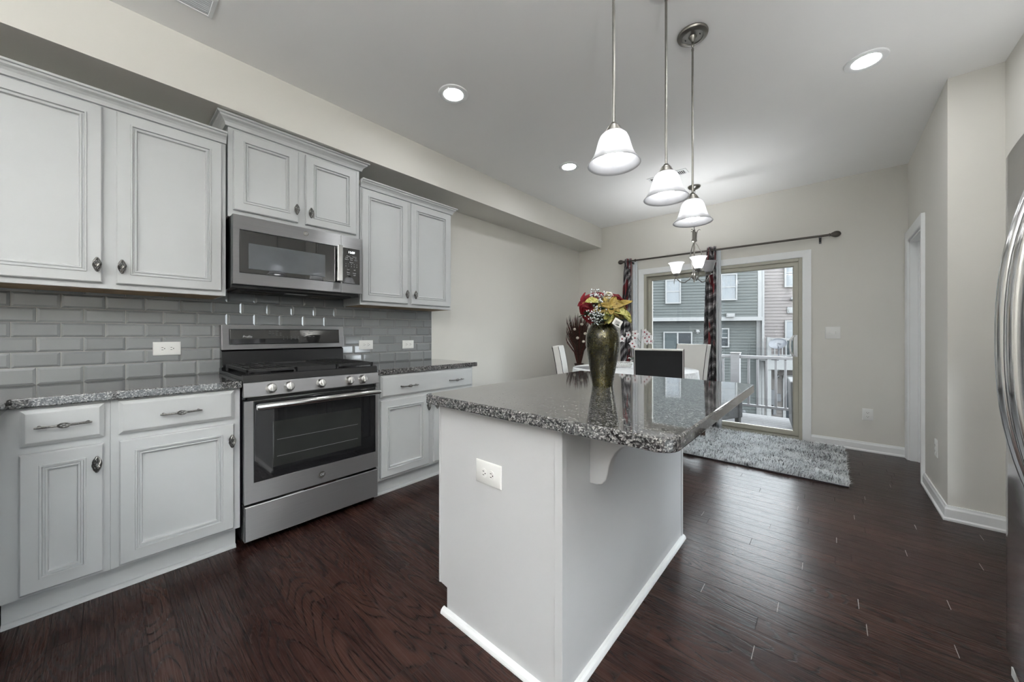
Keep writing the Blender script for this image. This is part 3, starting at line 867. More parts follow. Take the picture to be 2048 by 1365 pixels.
# control side
cm = MB(); y0, y1 = 1.1145, 1.264
cm.rings(f, y0, y1, 1.462, 1.864, [(0, 0), (0, .044), (.001, .045)])
cp = build('control_panel', cm, M['steel'], t)
pm = MB(); pm.rings(f, 1.122, 1.248, 1.527, 1.782, [(0, .0448), (.002, .0465), (.004, .0468)], back=False)
bp = build('keypad', pm, M['mw_glass'], cp)
XT = XM + .0022
text('clock_digits', '11:09', .021, (XT, 1.186, 1.752), M['ledwhite'], bp)
rows = [(1.724, ['Potato', 'Popcorn']), (1.713, ['Cook', 'Reheat', 'Bev']), (1.700, ['Defrost', 'Auto', 'Steam']), (1.682, ['Express']), (1.668, ['1', '2', '3', '4', '5']), (1.652, ['6', '7', '8', '9', '0']), (1.628, ['Start', 'Off']), (1.606, ['Timer', 'Power']), (1.592, ['Vent', 'Light'])]
for z, ws in rows:
    for i, s_ in enumerate(ws):
        y = 1.186 + (i - (len(ws) - 1) / 2) * (.098 / max(1, len(ws) - (0 if len(ws) > 2 else -.2)))
        text('key_print', s_, .009, (XT, y, z), M['print'], bp)

# ---------------------------------------------------------------- gas range
t = thing('gas_range', 'stainless steel gas range with black cooktop between the base cabinets', 'range', (-2.66, .89, 0))
SY0, SY1 = .506, 1.274
XD = -2.362
build('body', MB().box(XL + .02, -2.415, SY0, SY1, .035, .885), M['black'], t, bevel=.003)
fm = MB()
for y in (SY0 + .05, SY1 - .05):
    for x in (-2.46, -2.90): fm.lathe([(.018, 0), (.018, .008), (.010, .010), (.010, .04)], (x, y, 0), 12)
build('levelling_foot', fm, M['blackmat'], t)
# storage drawer
f = lambda a, b, d: (XD - .05 + d, a, b)
dm = MB(); dm.rings(f, SY0 + .003, SY1 - .002, .038, .228, [(0, 0), (0, .046), (.004, .05)])
dr = build('storage_drawer', dm, M['steel'], t)
gp = MB(); gp.box(XD - .012, XD - .004, .80, .99, .229, .236)
build('finger_grip', gp, M['chrome'], dr)
# oven door
GY0, GY1, GZ0, GZ1 = .549, 1.254, .352, .792
dm = MB()
y0, y1, z0, z1 = SY0 + .001, SY1 - .001, .243, .802
def frame(mb, f, y0, y1, z0, z1, a0, a1, b0, b1, d0, d1, din):
    mb.add([f(y0, z0, d0), f(y1, z0, d0), f(y1, z1, d0), f(y0, z1, d0), f(y0, z0, d1), f(y1, z0, d1), f(y1, z1, d1), f(y0, z1, d1),
            f(a0, b0, d1), f(a1, b0, d1), f(a1, b1, d1), f(a0, b1, d1), f(a0, b0, din), f(a1, b0, din), f(a1, b1, din), f(a0, b1, din)],
           [(0, 3, 2, 1), (0, 1, 5, 4), (1, 2, 6, 5), (2, 3, 7, 6), (3, 0, 4, 7), (4, 5, 9, 8), (5, 6, 10, 9), (6, 7, 11, 10), (7, 4, 8, 11), (8, 9, 13, 12), (9, 10, 14, 13), (10, 11, 15, 14), (11, 8, 12, 15)])
frame(dm, f, y0, y1, z0, z1, GY0, GY1, GZ0, GZ1 + .0095, 0, .05, .04)
od = build('oven_door', dm, M['steel'], t, bevel=.002)
gm = MB(); gm.rings(f, GY0 + .001, GY1 - .001, GZ0 + .001, GZ1 + .009, [(0, .035), (.002, .0485), (.004, .049)], back=False)
build('door_glass', gm, M['oven_glass'], od)
wm = MB(); wm.rings(f, .640, 1.152, .415, .672, [(0, .0491), (.004, .0495)], back=False)
build('oven_window', wm, M['oven_window'], od)
rk = MB()
for z in (.47, .565):
    rk.box(XD - .0005, XD + .0002, .66, 1.13, z, z + .0016)
build('rack_lines', rk, M['mark'], od)
hm = MB(); HZ = .772; HX = XD + .048
hm.tube([(HX, .553, HZ), (HX, .56, HZ), (HX, 1.256, HZ), (HX, 1.263, HZ)], [.015, .0185, .0185, .015], 18)
for y in (.592, 1.224): hm.tube([(XD - .003, y, HZ), (HX, y, HZ)], [.013, .010], 12)
build('handle', hm, M['chrome'], od, smooth=True, angle=50)
lg = MB(); lg.lathe([(.020, 0), (.020, .0015), (.018, .002), (.0172, .0012)], n=28, M=Matrix.Translation((XD, .902, .297)) @ Matrix.Rotation(PI / 2, 4, 'Y'))
e = build('emblem', lg, M['bronze'], od, smooth=True)
text('emblem_letters', 'GE', .020, (XD + .0022, .902, .297), M['print'], e, shear=.3)
vm = MB(); vm.box(-2.40, -2.385, SY0 + .02, SY1 - .02, .803, .823)
build('vent_gap', vm, M['darkslot'], t)
# slanted control panel
cm = MB(); cm.prism([(-2.42, .824), (XD + .004, .824), (XD + .008, .830), (XD - .008, .898), (XD - .014, .902), (-2.42, .902)], SY0 - .002, SY1 + .002, 'y')
cp = build('control_panel', cm, M['steel'], t)
tilt = math.atan2(.016, .068)
for y in (.632, .722, .898, 1.074, 1.162):
    T = Matrix.Translation((XD + .001, y, .863)) @ Matrix.Rotation(-tilt, 4, 'Y') @ Matrix.Rotation(PI / 2, 4, 'Y')
    km = MB(); km.lathe([(.0285, -.001), (.0285, .004), (.025, .008), (.0235, .020), (.020, .026), (.012, .0285)], n=28, M=T)
    ko = build('burner_knob', km, M['satin'], cp, smooth=True)
    g = MB(); g.box(-.0215, .0215, -.0035, .0035, .020, .034); g.xf(T); build('grip', g, M['satin'], ko, bevel=.0015)
    mk = MB(); mk.box(-.0105, -.004, .0, .0015, .0005, .001); mk.xf(T @ Matrix.Translation((-.029, 0, 0)))
    build('dial_mark', mk, M['mark'], ko)
# cooktop
cm = MB(); cm.prism([(XL + .02, .885), (XD - .020, .885), (XD - .012, .904), (XD - .020, .940), (XD - .032, .946), (XD - .06, .934), (XL + .10, .934), (XL + .08, .948), (XL + .02, .948)], SY0 - .003, SY1 + .003, 'y')
ct = build('cooktop', cm, M['black'], t, bevel=.003)
for y in (.625, 1.155):
    for x in (-2.82, -2.54):
        b = MB(); b.lathe([(.05, .934), (.048, .944), (.036, .946), (.036, .954), (.030, .957), (.004, .958)], (x, y, 0), 24, False)
        build('burner', b, M['blackmat'], t, smooth=True)
def grate(y0, y1):
    g = MB(); z0, z1 = .958, .972; xa, xb = -2.90, XD - .038; w = .006
    for y in (y0 + w, y1 - w): g.box(xa, xb, y - w, y + w, z0 - .004, z1)
    for x in (xa + w, xb - w, (xa + xb) / 2): g.box(x - w, x + w, y0, y1, z0 - .004, z1)
    n = 7
    for k in range(1, n):
        y = y0 + (y1 - y0) * k / n; g.box(xa, xb, y - .0035, y + .0035, z0, z1 + .002)
    for y in (y0 + w, y1 - w):
        for x in (xa + w, xb - w): g.box(x - w, x + w, y - w, y + w, .934, z0)
    return build('burner_grate', g, M['blackmat'], t, bevel=.002)
grate(SY0 + .018, SY0 + .265); grate(SY1 - .265, SY1 - .018)
g = MB(); xa, xb = -2.90, XD - .038; ya, yb2 = SY0 + .272, SY1 - .272
g.rings(lambda a, b, d: (b, a, .950 + d), ya, yb2, xa, xb, [(0, -.012), (0, .020), (.008, .022), (.014, .010), (.03, .008)])
build('griddle_plate', g, M['blackmat'], t)
# backguard
bm_ = MB(); bm_.prism([(XL + .02, .94), (-2.925, .94), (-2.905, .955), (-2.912, 1.055), (XL + .02, 1.075)], SY0, SY1, 'y')
build('backguard_riser', bm_, M['black'], t, bevel=.003)
bg = MB(); lean = .016
def fb(a, b, d): return (-2.895 + d - lean * (b - 1.065) / .16, a, b)
frame(bg, fb, SY0 - .003, SY1 - .001, 1.066, 1.226, .545, 1.238, 1.098, 1.200, -.055, 0, -.004)
bgo = build('backguard', bg, M['steel'], t, bevel=.003)
pm = MB(); pm.rings(fb, .546, 1.237, 1.099, 1.199, [(0, -.006), (.002, -.001), (.004, -.0006)], back=False)
pn = build('display_panel', pm, M['mw_glass'], bgo)
def bt(s_, y, z, sz, m_, **k): text('panel_print', s_, sz, (fb(y, z, .0002)[0] + .001, y, z), m_, pn, rot=(PI / 2 - .1, 0, PI / 2), **k)
bt('Profile', .640, 1.150, .020, M['print'], shear=.2)
for z, y0, n, dy in ((1.186, .77, 3, .02), (1.174, .768, 4, .02), (1.161, .768, 4, .02)):
    for k in range(n): bt('Bake', y0 + k * dy * 1.1, z, .0065, M['mark'])
for k in range(5):
    bt(str(k + 1), .852 + k * .024, 1.146, .009, M['mark']); bt(str((k + 6) % 10), .852 + k * .024, 1.132, .009, M['mark'])
for r_ in range(3):
    for k in range(3 if r_ < 2 else 1): bt(('Start', 'Timer', 'Clock', 'Light', 'Probe', 'Off', 'Lock')[r_ * 3 + k], .99 + k * .03, 1.168 - r_ * .018, .0075, M['mark'])
bt('Self clean', 1.035, 1.187, .0075, M['mark'])

# ---------------------------------------------------------------- refrigerator
t = thing('refrigerator', 'stainless steel two door refrigerator with bowed handles cut off by the right edge', 'refrigerator', (.85, 1.61, 0))
FY0, FY1 = 1.155, 2.066
build('cabinet', MB().box(.53, 1.24, FY0 + .004, FY1 - .004, .03, 1.755), M['mark'], t, bevel=.004)
build('toe_grille', MB().box(.56, .60, FY0 + .02, FY1 - .02, .012, .10), M['darkslot'], t)
def bowed(name, y0, y1, z0, z1):
    n = 14; m = MB()
    pl = []
    for k in range(n + 1):
        y = y0 + (y1 - y0) * k / n; u = (y - (FY0 + FY1) / 2) / ((FY1 - FY0) / 2)
        e = min(1, min(y - y0, y1 - y) / .014); pl.append((.458 - .026 * (1 - u * u) + .012 * (1 - e) ** 2, y))
    pl += [(.528, y1), (.528, y0)]
    m.prism(pl, z0, z1, 'z'); return build(name, m, M['steel_fridge'], t, smooth=True, angle=25)
ym = (FY0 + FY1) / 2
L = bowed('door', FY0, ym - .003, .10, 1.768); R_ = bowed('door', ym + .003, FY1, .10, 1.768)
for y, p in ((ym + .043, R_), (ym - .043, L)):
    pts = []; rr = []
    for k in range(21):
        u = k / 20 * 2 - 1; pts.append((.434 - .070 * (1 - abs(u) ** 2.4), y, 1.155 + u * .47)); rr.append(.0145)
    build('handle', MB().tube(pts, rr, 14), M['chrome'], p, smooth=True)
mf = MB(); mf.box(.47, .56, FY1 - .05, FY1 - .01, .0, .03)
build('levelling_foot', mf, M['plastic'], t)

# ---------------------------------------------------------------- island
t = thing('kitchen_island', 'white kitchen island with plain panelled end and back', 'kitchen island', (-.94, 1.575, 0))
IX0, IX1, IY0, IY1 = -1.248, -.632, .957, 2.196
m = MB()
m.box(IX0 + .02, IX1 - .004, IY0 + .004, IY1 - .004, .112, .874)
m.box(IX0 + .09, IX1 - .004, IY0 + .004, IY1 - .004, 0, .112)
build('carcass', m, M['panelwhite'], t)
ep = MB(); ep.prism([(IX0 + .006, .112), (IX0 + .048, .107), (IX0 + .048, 0), (IX1, 0), (IX1, .874), (IX0 + .006, .874)], IY0 - .002, IY0 + .004, 'y')
build('end_panel', ep, M['panelwhite'], t)
build('back_panel', MB().box(IX1 - .004, IX1 + .002, IY0, IY1, 0, .874), M['panelwhite'], t)
cs = MB(); cs.box(IX1 - .024, IX1 + .004, IY0 - .0055, IY0 - .001, .012, .874); cs.box(IX1 + .001, IX1 + .0055, IY0 - .0055, IY0 + .022, .012, .874)
build('corner_strip', cs, M['panelwhite'], t, bevel=.0012)
cs = MB(); cs.box(IX1 + .001, IX1 + .0055, IY1 - .022, IY1 + .003, .012, .874)
build('corner_strip', cs, M['panelwhite'], t, bevel=.0012)
cs = MB(); cs.box(IX0 - .003, IX0 + .0055, IY0 - .0055, IY0 + .02, .112, .874)
build('corner_strip', cs, M['panelwhite'], t, bevel=.0012)
sh = MB(); prof = [(0, 0), (.020, 0), (.0195, .006), (.016, .014), (.009, .020), (0, .022)]
n = len(prof); st = [[(IX0 + .028, IY0 - .002 - o, z) for o, z in prof], [(IX1 + .002 + o, IY0 - .002 - o, z) for o, z in prof], [(IX1 + .002 + o, IY1 + .004, z) for o, z in prof]]
vs = [p for s_ in st for p in s_]; fs = [tuple(range(n)), tuple(reversed(range(2 * n, 3 * n)))]
for k in range(2):
    for j in range(n): fs.append((k * n + j, (k + 1) * n + j, (k + 1) * n + (j + 1) % n, k * n + (j + 1) % n))
build('shoe_moulding', MB().add(vs, fs), M['trim'], t)
def corbel(y):
    poly = [(IX1 + a_, z) for a_, z in [(.002, .874), (.215, .874), (.215, .85), (.205, .835), (.17, .822), (.135, .805), (.115, .79), (.097, .77), (.083, .745), (.075, .72), (.071, .695), (.064, .672), (.05, .655), (.03, .648), (.002, .647)]]
    build('corbel', MB().prism(poly, y - .018, y + .018, 'y'), M['panelwhite'], t, bevel=.003)
corbel(1.147); corbel(1.99)
for y0, y1 in ((IY0 + .02, 1.36), (1.375, 1.775), (1.79, IY1 - .02)):
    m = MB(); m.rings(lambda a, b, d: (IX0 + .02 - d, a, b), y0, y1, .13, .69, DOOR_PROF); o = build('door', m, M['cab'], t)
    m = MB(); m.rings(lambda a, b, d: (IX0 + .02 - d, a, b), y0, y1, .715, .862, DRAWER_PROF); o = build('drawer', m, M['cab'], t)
plate(t, 'outlet', None, lambda a, b, d: (a, IY0 - .002 - d, b), -1.020, -.888, .604, .690, 'outlet', None)

def rounded_rect(x0, x1, y0, y1, r, n=8):
    pts = []
    for cx, cy, a0 in ((x1 - r, y1 - r, 0), (x0 + r, y1 - r, 90), (x0 + r, y0 + r, 180), (x1 - r, y0 + r, 270)):
        for k in range(n + 1):
            a = math.radians(a0 + 90 * k / n); pts.append((cx + r * math.cos(a), cy + r * math.sin(a)))
    return pts
pts = []
TX0, TX1, TY0, TY1 = -1.292, -.279, .906, 2.198
for cx, cy, a0, r in ((TX1 - .05, TY1 - .05, 0, .05), (TX0 + .02, TY1 - .02, 90, .02), (TX0 + .02, TY0 + .02, 180, .02), (TX1 - .055, TY0 + .055, 270, .055)):
    for k in range(9):
        a = math.radians(a0 + 90 * k / 8); pts.append((cx + r * math.cos(a), cy + r * math.sin(a)))
tag(build('island_countertop', MB().prism(pts, .8745, CT, 'z'), M['granite'], bevel=.006, seg=3), 'polished grey granite slab with rounded corners on the island', 'countertop')
# ================================================================ island vase and bouquet
ACROSS = Vector((.7512, .6601, 0)); AWAY = Vector((-.6601, .7512, 0)); UP = Vector((0, 0, 1))
VC = Vector((-.836, 1.627, CT))
def mosaic():
    m = NT('gold_mosaic_glass'); v = m.coord()
    a = m.n('TexVoronoi'); a.inputs['Scale'].default_value = 260; m.l(v, a.inputs['Vector'])
    e = m.n('TexVoronoi', feature='DISTANCE_TO_EDGE'); e.inputs['Scale'].default_value = 260; m.l(v, e.inputs['Vector'])
    sp = m.n('SeparateColor'); m.l(a.outputs['Color'], sp.inputs[0])
    big = m.noise(v, 11, 4, .6)
    k = m.math('ADD', m.math('MULTIPLY', sp.outputs[0], .32), m.math('MULTIPLY', big, .95))
    c = m.ramp(k, [(.44, (.005, .005, .007)), (.57, (.020, .017, .006)), (.73, (.055, .047, .012)), (.95, (.15, .125, .035))])
    ed = m.ramp(e.outputs['Distance'], [(.0, .55), (.05, 1.0)])
    m.set(Base_Color=m.mix(1.0, c, ed, 'MULTIPLY'), Metallic=.75, Roughness=m.math('MULTIPLY_ADD', sp.outputs[1], .22, .10), Coat_Weight=.5, Coat_Roughness=.08)
    bp = m.bump(sp.outputs[2], .35, .003); return m.m
M['mosaic'] = mosaic()
t = thing('vase', 'tall gold mosaic vase standing on the island countertop', 'vase', VC)
prof = [(.0, .004), (.046, .002), (.050, .0), (.0505, .006), (.0535, .03), (.0600, .07), (.0690, .12), (.0770, .17), (.0810, .205), (.0815, .225), (.0790, .25), (.0720, .273), (.0620, .290), (.0560, .298), (.0545, .303), (.0555, .308), (.053, .309), (.051, .300), (.06, .28), (.06, .10), (.001, .09)]
build('vase_body', MB().lathe(prof, n=64, cap0=False), M['mosaic'], t, smooth=True, world=False)

def leafy(name, lo, hi, rough=.55, vein=None):
    m = NT(name); v = m.coord()
    f = m.noise(v, 45, 3); c = m.ramp(f, [(.3, lo), (.7, hi)])
    if vein:
        g = m.noise(v, 120, 2); c = m.mix(m.ramp(g, [(.45, 0.0), (.6, .8)]), c, vein)
    m.set(Base_Color=c, Roughness=rough); m.b.inputs['Specular IOR Level'].default_value = .25; return m.m
M['redpetal'] = leafy('red_velvet_petal', (.11, .004, .008), (.21, .009, .015))
M['goldpetal'] = leafy('gold_satin_petal', (.17, .112, .022), (.31, .225, .058), .4)
M['yellowleaf'] = leafy('variegated_leaf', (.10, .115, .012), (.27, .25, .055), .4, (.42, .37, .14))
M['darkleaf'] = leafy('dark_green_leaf', (.010, .022, .010), (.025, .045, .018))
M['berry'] = plain('silver_white_berry', (.62, .64, .66), .25, var=.25, scale=90)
M['twig'] = plain('grey_green_twig', (.10, .12, .10), .7, var=.3, scale=60)
M['stemgreen'] = plain('green_stem', (.03, .05, .02), .6)
M['whitefelt'] = plain('cream_petal', (.66, .63, .58), .7)
M['paper'] = plain('white_tag_paper', (.70, .69, .66), .6)
M['ink'] = plain('black_tag_ink', (.02, .02, .02), .6)

def petal(mb, base, d, up, L, w, curl=.3, cup=.15, tip=1.0, nu=4, nv=7):
    d = Vector(d).normalized(); up = Vector(up); up = (up - d * up.dot(d)).normalized(); sd = d.cross(up)
    def fn(u, v):
        a = (u - .5) * 2; wd = w * (max(0, math.sin(PI * min(1, v ** .85 * .95 + .05))) ** .65) * (1 - .2 * v * tip)
        p = Vector(base) + d * (L * v) + sd * (a * wd * .5) + up * (-curl * L * v * v + cup * w * (a * a) + .035 * w * math.sin(9 * v + 3 * a))
        return tuple(p)
    mb.sheet(fn, nu, nv)
rb = random.Random(11)
def poinsettia(label, name, pos, face, R, m_, nb=6, ns=5, curl=.35, stem=True):
    pos = Vector(pos); face = Vector(face).normalized()
    t = thing(name, label, 'artificial flower', pos, group='bouquet in the gold vase')
    a0 = face.orthogonal().normalized(); b0 = face.cross(a0)
    for layer, (n, L, lift, off) in enumerate(((nb + 2, R, -.25, 0), (nb, R * .88, .1, .5), (ns, R * .6, .5, .3))):
        mb = MB()
        for k in range(n):
            a = 2 * PI * (k + off) / n + rb.uniform(-.2, .2)
            d = a0 * math.cos(a) + b0 * math.sin(a) + face * (lift + rb.uniform(-.12, .12))
            petal(mb, pos + face * (.004 * layer), d, face, L * rb.uniform(.85, 1.12), L * rb.uniform(.62, .80), curl * rb.uniform(.5, 1.3), rb.uniform(.08, .25))
        build('petals', mb, m_, t, smooth=True, solid=.0008, angle=80)
    cm = MB()
    for k in range(7):
        a = 2.4 * k; r = .002 * k ** .7
        cm.sphere(tuple(pos + face * .010 + a0 * (r * math.cos(a)) + b0 * (r * math.sin(a))), .0035, 8, 5)
    build('flower_centre', cm, M['yellowleaf'], t, smooth=True)
    if stem:
        root = Vector((VC.x + rb.uniform(-.01, .01), VC.y + rb.uniform(-.01, .01), CT + .26))
        mid = (pos + root) / 2 - face * .02
        build('stem', MB().tube([pos - face * .004, mid, root], .0025, 6), M['stemgreen'], t, smooth=True)
    return t
def BP(a, w, z): return VC + ACROSS * a + AWAY * w + UP * (z - CT)
towards = -AWAY
poinsettia('large gold poinsettia at the front of the bouquet on the island', 'poinsettia', BP(.022, -.055, 1.296), towards + UP * .45 + ACROSS * .1, .088, M['goldpetal'], 6, 6, .45)
poinsettia('second gold poinsettia behind the large one, right in the bouquet', 'poinsettia', BP(.066, -.015, 1.315), towards * .6 + UP * .8 + ACROSS * .6, .074, M['goldpetal'], 6, 5, .5)
poinsettia('red poinsettia drooping at the left of the bouquet', 'poinsettia', BP(-.084, .0, 1.318), -ACROSS + UP * .35 + towards * .5, .082, M['redpetal'], 6, 5, .75)
poinsettia('red poinsettia at the right of the bouquet beside the curtain', 'poinsettia', BP(.098, .03, 1.325), ACROSS + UP * .6 + towards * .35, .080, M['redpetal'], 6, 5, .7)
poinsettia('red poinsettia at the back top of the bouquet', 'poinsettia', BP(.012, .05, 1.350), UP + towards * .35, .078, M['redpetal'], 6, 4, .5)
poinsettia('small cream flower peeking over the top of the bouquet', 'poinsettia', BP(.034, .02, 1.362), UP + towards * .4, .036, M['whitefelt'], 5, 4, .3)
poinsettia('dark red poinsettia low at the left of the bouquet above the vase', 'poinsettia', BP(-.06, .0, 1.262), -ACROSS + towards * .6 - UP * .1, .070, M['redpetal'], 6, 4, .7)

def berries(label, c, spread, n):
    c = Vector(c); t = thing('berry_spray', label, 'artificial berries', c, group='bouquet in the gold vase')
    root = Vector((VC.x, VC.y, CT + .27)); tw = MB(); bm_ = MB()
    for k in range(n):
        p = c + Vector((rb.gauss(0, 1), rb.gauss(0, 1), rb.gauss(0, 1))) * spread * .55
        q = root + (p - root) * .62 + Vector((rb.uniform(-1, 1), rb.uniform(-1, 1), 0)) * .004
        tw.tube([tuple(q), tuple(p)], .0008, 4); bm_.sphere(tuple(p), rb.uniform(.0028, .0042), 8, 6)
    tw.tube([tuple(root), tuple(root + (c - root) * .62)], .0025, 6)
    build('twigs', tw, M['twig'], t); o = build('berries', bm_, M['berry'], t, smooth=True); o['kind'] = 'stuff'
berries('spray of silvery white berries at the upper left of the bouquet', BP(-.040, -.035, 1.335), .036, 90)
berries('spray of silvery white berries at the lower left, just above the vase rim', BP(-.046, -.068, 1.258), .040, 100)
t = thing('leaf_spray', 'green and yellow leaves hanging over the front rim of the gold vase', 'artificial leaves', BP(0, -.05, 1.27), group='bouquet in the gold vase')
def leaf(a, w, z, d, up, L, wd, m_, curl=.25):
    mb = MB(); petal(mb, BP(a, w, z), d, up, L, wd, curl, .12); build('leaf', mb, m_, t, smooth=True, solid=.0008, angle=80)
leaf(.006, -.075, 1.276, -UP + towards * .15 + ACROSS * .03, towards + UP * .1, .062, .054, M['yellowleaf'], .1)
leaf(.03, -.06, 1.285, ACROSS + towards * .6 - UP * .25, UP + towards, .085, .055, M['yellowleaf'], .3)
leaf(-.035, -.06, 1.325, -ACROSS + towards * .5 + UP * .1, UP + towards, .07, .05, M['yellowleaf'], .3)
leaf(.09, -.03, 1.285, ACROSS * .6 - UP + towards * .3, towards + ACROSS * .3, .075, .04, M['yellowleaf'], .1)
leaf(.05, -.03, 1.30, ACROSS + UP * .45 + towards * .2, UP + towards, .09, .045, M['goldpetal'], .2)
t = thing('leaf_spray', 'dark green leaves low in the bouquet around the vase neck', 'artificial leaves', BP(0, 0, 1.24), group='bouquet in the gold vase')
for k in range(30):
    a = 2 * PI * k / 15 + .2 + (k // 15) * .2; d = ACROSS * math.cos(a) + AWAY * math.sin(a)
    leaf(.02 * math.cos(a), .02 * math.sin(a), 1.222 + .014 * (k % 4), d + UP * rb.uniform(.05, 1.3), UP, rb.uniform(.07, .095), .05, M['darkleaf'], .3)
t = thing('price_tag', 'white paper tag with a barcode hanging from the bouquet over the vase rim', 'tag', BP(.05, -.06, 1.245))
X = (ACROSS * .85 - UP * .52).normalized(); Yv = (UP * .83 + ACROSS * .52 + AWAY * .2).normalized(); Nv = X.cross(Yv)
tb = BP(.046, -.082, 1.218)
def TP(a, b, d=0): return tuple(tb + X * a + Yv * b + Nv * d)
mb = MB(); mb.add([TP(-.020, -.012), TP(.022, -.012), TP(.022, .024), TP(-.020, .024)], [(0, 1, 2, 3)])
build('tag_paper', mb, M['paper'], t, solid=.0006)
mb = MB(); x = -.012; rbar = random.Random(4)
while x < .012:
    w_ = rbar.choice((.0008, .0014, .002)); mb.add([TP(x, -.004, s_ * .0006) for s_ in (1,)] + [TP(x + w_, -.004, .0006), TP(x + w_, .014, .0006), TP(x, .014, .0006)], [(0, 1, 2, 3)]); x += w_ + rbar.choice((.001, .0016))
build('barcode', mb, M['ink'], t)
build('tag_string', MB().tube([TP(0, .022), tuple(BP(.03, -.04, 1.27))], .0006, 4), M['ink'], t)

# ================================================================ curtains
def fabric():
    m = NT('swirl_print_curtain_cloth'); 
    at = m.n('Attribute', attribute_name='across'); tc = m.n('TexCoord'); sx = m.n('SeparateXYZ'); m.l(tc.outputs['Object'], sx.inputs[0])
    def fv(a, b, off=0.0):
        c = m.n('CombineXYZ'); m.l(m.math('MULTIPLY_ADD', at.outputs['Fac'], a, off), c.inputs[0]); m.l(m.math('MULTIPLY', sx.outputs[2], b), c.inputs[1]); return c.outputs[0]
    v = fv(1.0, 1.0)
    n1 = m.n('TexNoise'); n1.inputs['Scale'].default_value = 2.2; m.l(v, n1.inputs['Vector'])
    vd = m.mix(.22, v, n1.outputs['Color'], 'ADD')
    wv = m.n('TexWave', wave_type='RINGS', rings_direction='Z'); wv.inputs['Scale'].default_value = 2.6; wv.inputs['Distortion'].default_value = 5; wv.inputs['Detail'].default_value = 1.5
    m.l(vd, wv.inputs['Vector'])
    b = m.ramp(wv.outputs['Fac'], [(.28, (.010, .010, .012)), (.33, (.19, .18, .19)), (.90, (.22, .205, .22)), (.95, (.50, .49, .50))])
    n2 = m.noise(fv(1.4, .9, 3.0), 3.4, 1.0)
    c = m.mix(m.ramp(n2, [(.60, 0.0), (.615, 1.0)]), b, (.20, .012, .018))
    n3 = m.noise(fv(2.2, .9, 8.0), 3.0, 1)
    c = m.mix(m.ramp(n3, [(.60, 0.0), (.615, 1.0)]), c, (.012, .012, .014))
    m.set(Base_Color=c, Roughness=.5, Sheen_Weight=.2)
    return m.m
M['curtain'] = fabric()
M['lining'] = plain('white_curtain_lining', (.74, .77, .79), .8, var=.02, bump=.05, bscale=200)
YC = 4.93
def curtain(label, xt, wt, xb, wb, nf, lx, lw, lxb, lwb):
    t = thing('curtain', label, 'curtain', (xt, YC, 0), group='swirl print curtains')
    def fn(u, v):
        z = 2.232 - 2.222 * v; e = min(1, v * 2.2)
        xc = xt + (xb - xt) * e ** .7; w = wt + (wb - wt) * e ** .7
        am = .026 + .012 * e
        return (xc + (u - .5) * w + .006 * math.sin(5 * v + 9 * u), YC + am * math.sin(2 * PI * nf * u + .5 * math.sin(3 * v)) - .004, z)
    cp_ = build('curtain_panel', MB().sheet(fn, 56, 40), M['curtain'], t, smooth=True, solid=.003, angle=80)
    at = cp_.data.attributes.new('across', 'FLOAT', 'POINT'); at.data.foreach_set('value', [(i % 57) / 56 * .9 + xt * .7 for i in range(57 * 41)])
    def fl2(u, v):
        z = 2.205 - 2.195 * v; e = v ** .8
        xc = lx + (lxb - lx) * e; w = lw + (lwb - lw) * e
        return (xc + (u - .5) * w, YC + .040 + .012 * math.sin(2 * PI * 2.4 * u + 1 + .4 * v) - .10 * (u > .55) * max(0, v - .9) * 4 * (u - .55), z)
    build('lining', MB().sheet(fl2, 24, 24), M['lining'], t, smooth=True, solid=.002, angle=80)
curtain('swirl print curtain bunched at the left end of the rod', -2.138, .085, -2.175, .165, 3.5, -2.055, .075, -2.05, .10)
curtain('swirl print curtain with white lining hanging in the middle of the sliding door', -1.078, .095, -1.095, .150, 3.5, -1.014, .058, -1.008, .075)
t = thing('curtain_rod', 'dark bronze curtain rod with ball finials above the sliding door', 'curtain rod', (-1.1, YC, 2.19))
build('rod', MB().tube([(-2.20, YC, 2.196), (.01, YC, 2.184)], .0115, 14), M['bronze'], t, smooth=True)
for x, s in ((-2.20, -1), (.01, 1)):
    m = MB(); T = Matrix.Translation((x, YC, 2.196 if s < 0 else 2.184)) @ Matrix.Rotation(s * PI / 2, 4, 'Y')
    m.lathe([(.015, -.008), (.017, 0), (.012, .006), (.019, .012), (.021, .018), (.028, .03), (.032, .045), (.030, .062), (.022, .076), (.010, .084), (.002, .086)], n=20, M=T)
    build('finial', m, M['bronze'], t, smooth=True)
for x in (-2.07, -.067):
    m = MB(); m.box(x - .010, x + .010, YB - .006, YB - .001, 2.12, 2.20); m.tube([(x, YB - .004, 2.155), (x, YC + .01, 2.155), (x, YC, 2.168)], .006, 8); m.box(x - .010, x + .010, YC - .015, YC + .015, 2.160, 2.172)
    build('bracket', m, M['black'], t)
m = MB(); m.lathe([(.0115, 0), (.019, .001), (.019, .012), (.0115, .013)], n=18, M=Matrix.Translation((-2.04, YC, 2.195)) @ Matrix.Rotation(PI / 2, 4, 'Y'))
build('stop_ring', m, M['bronze'], t, smooth=True)

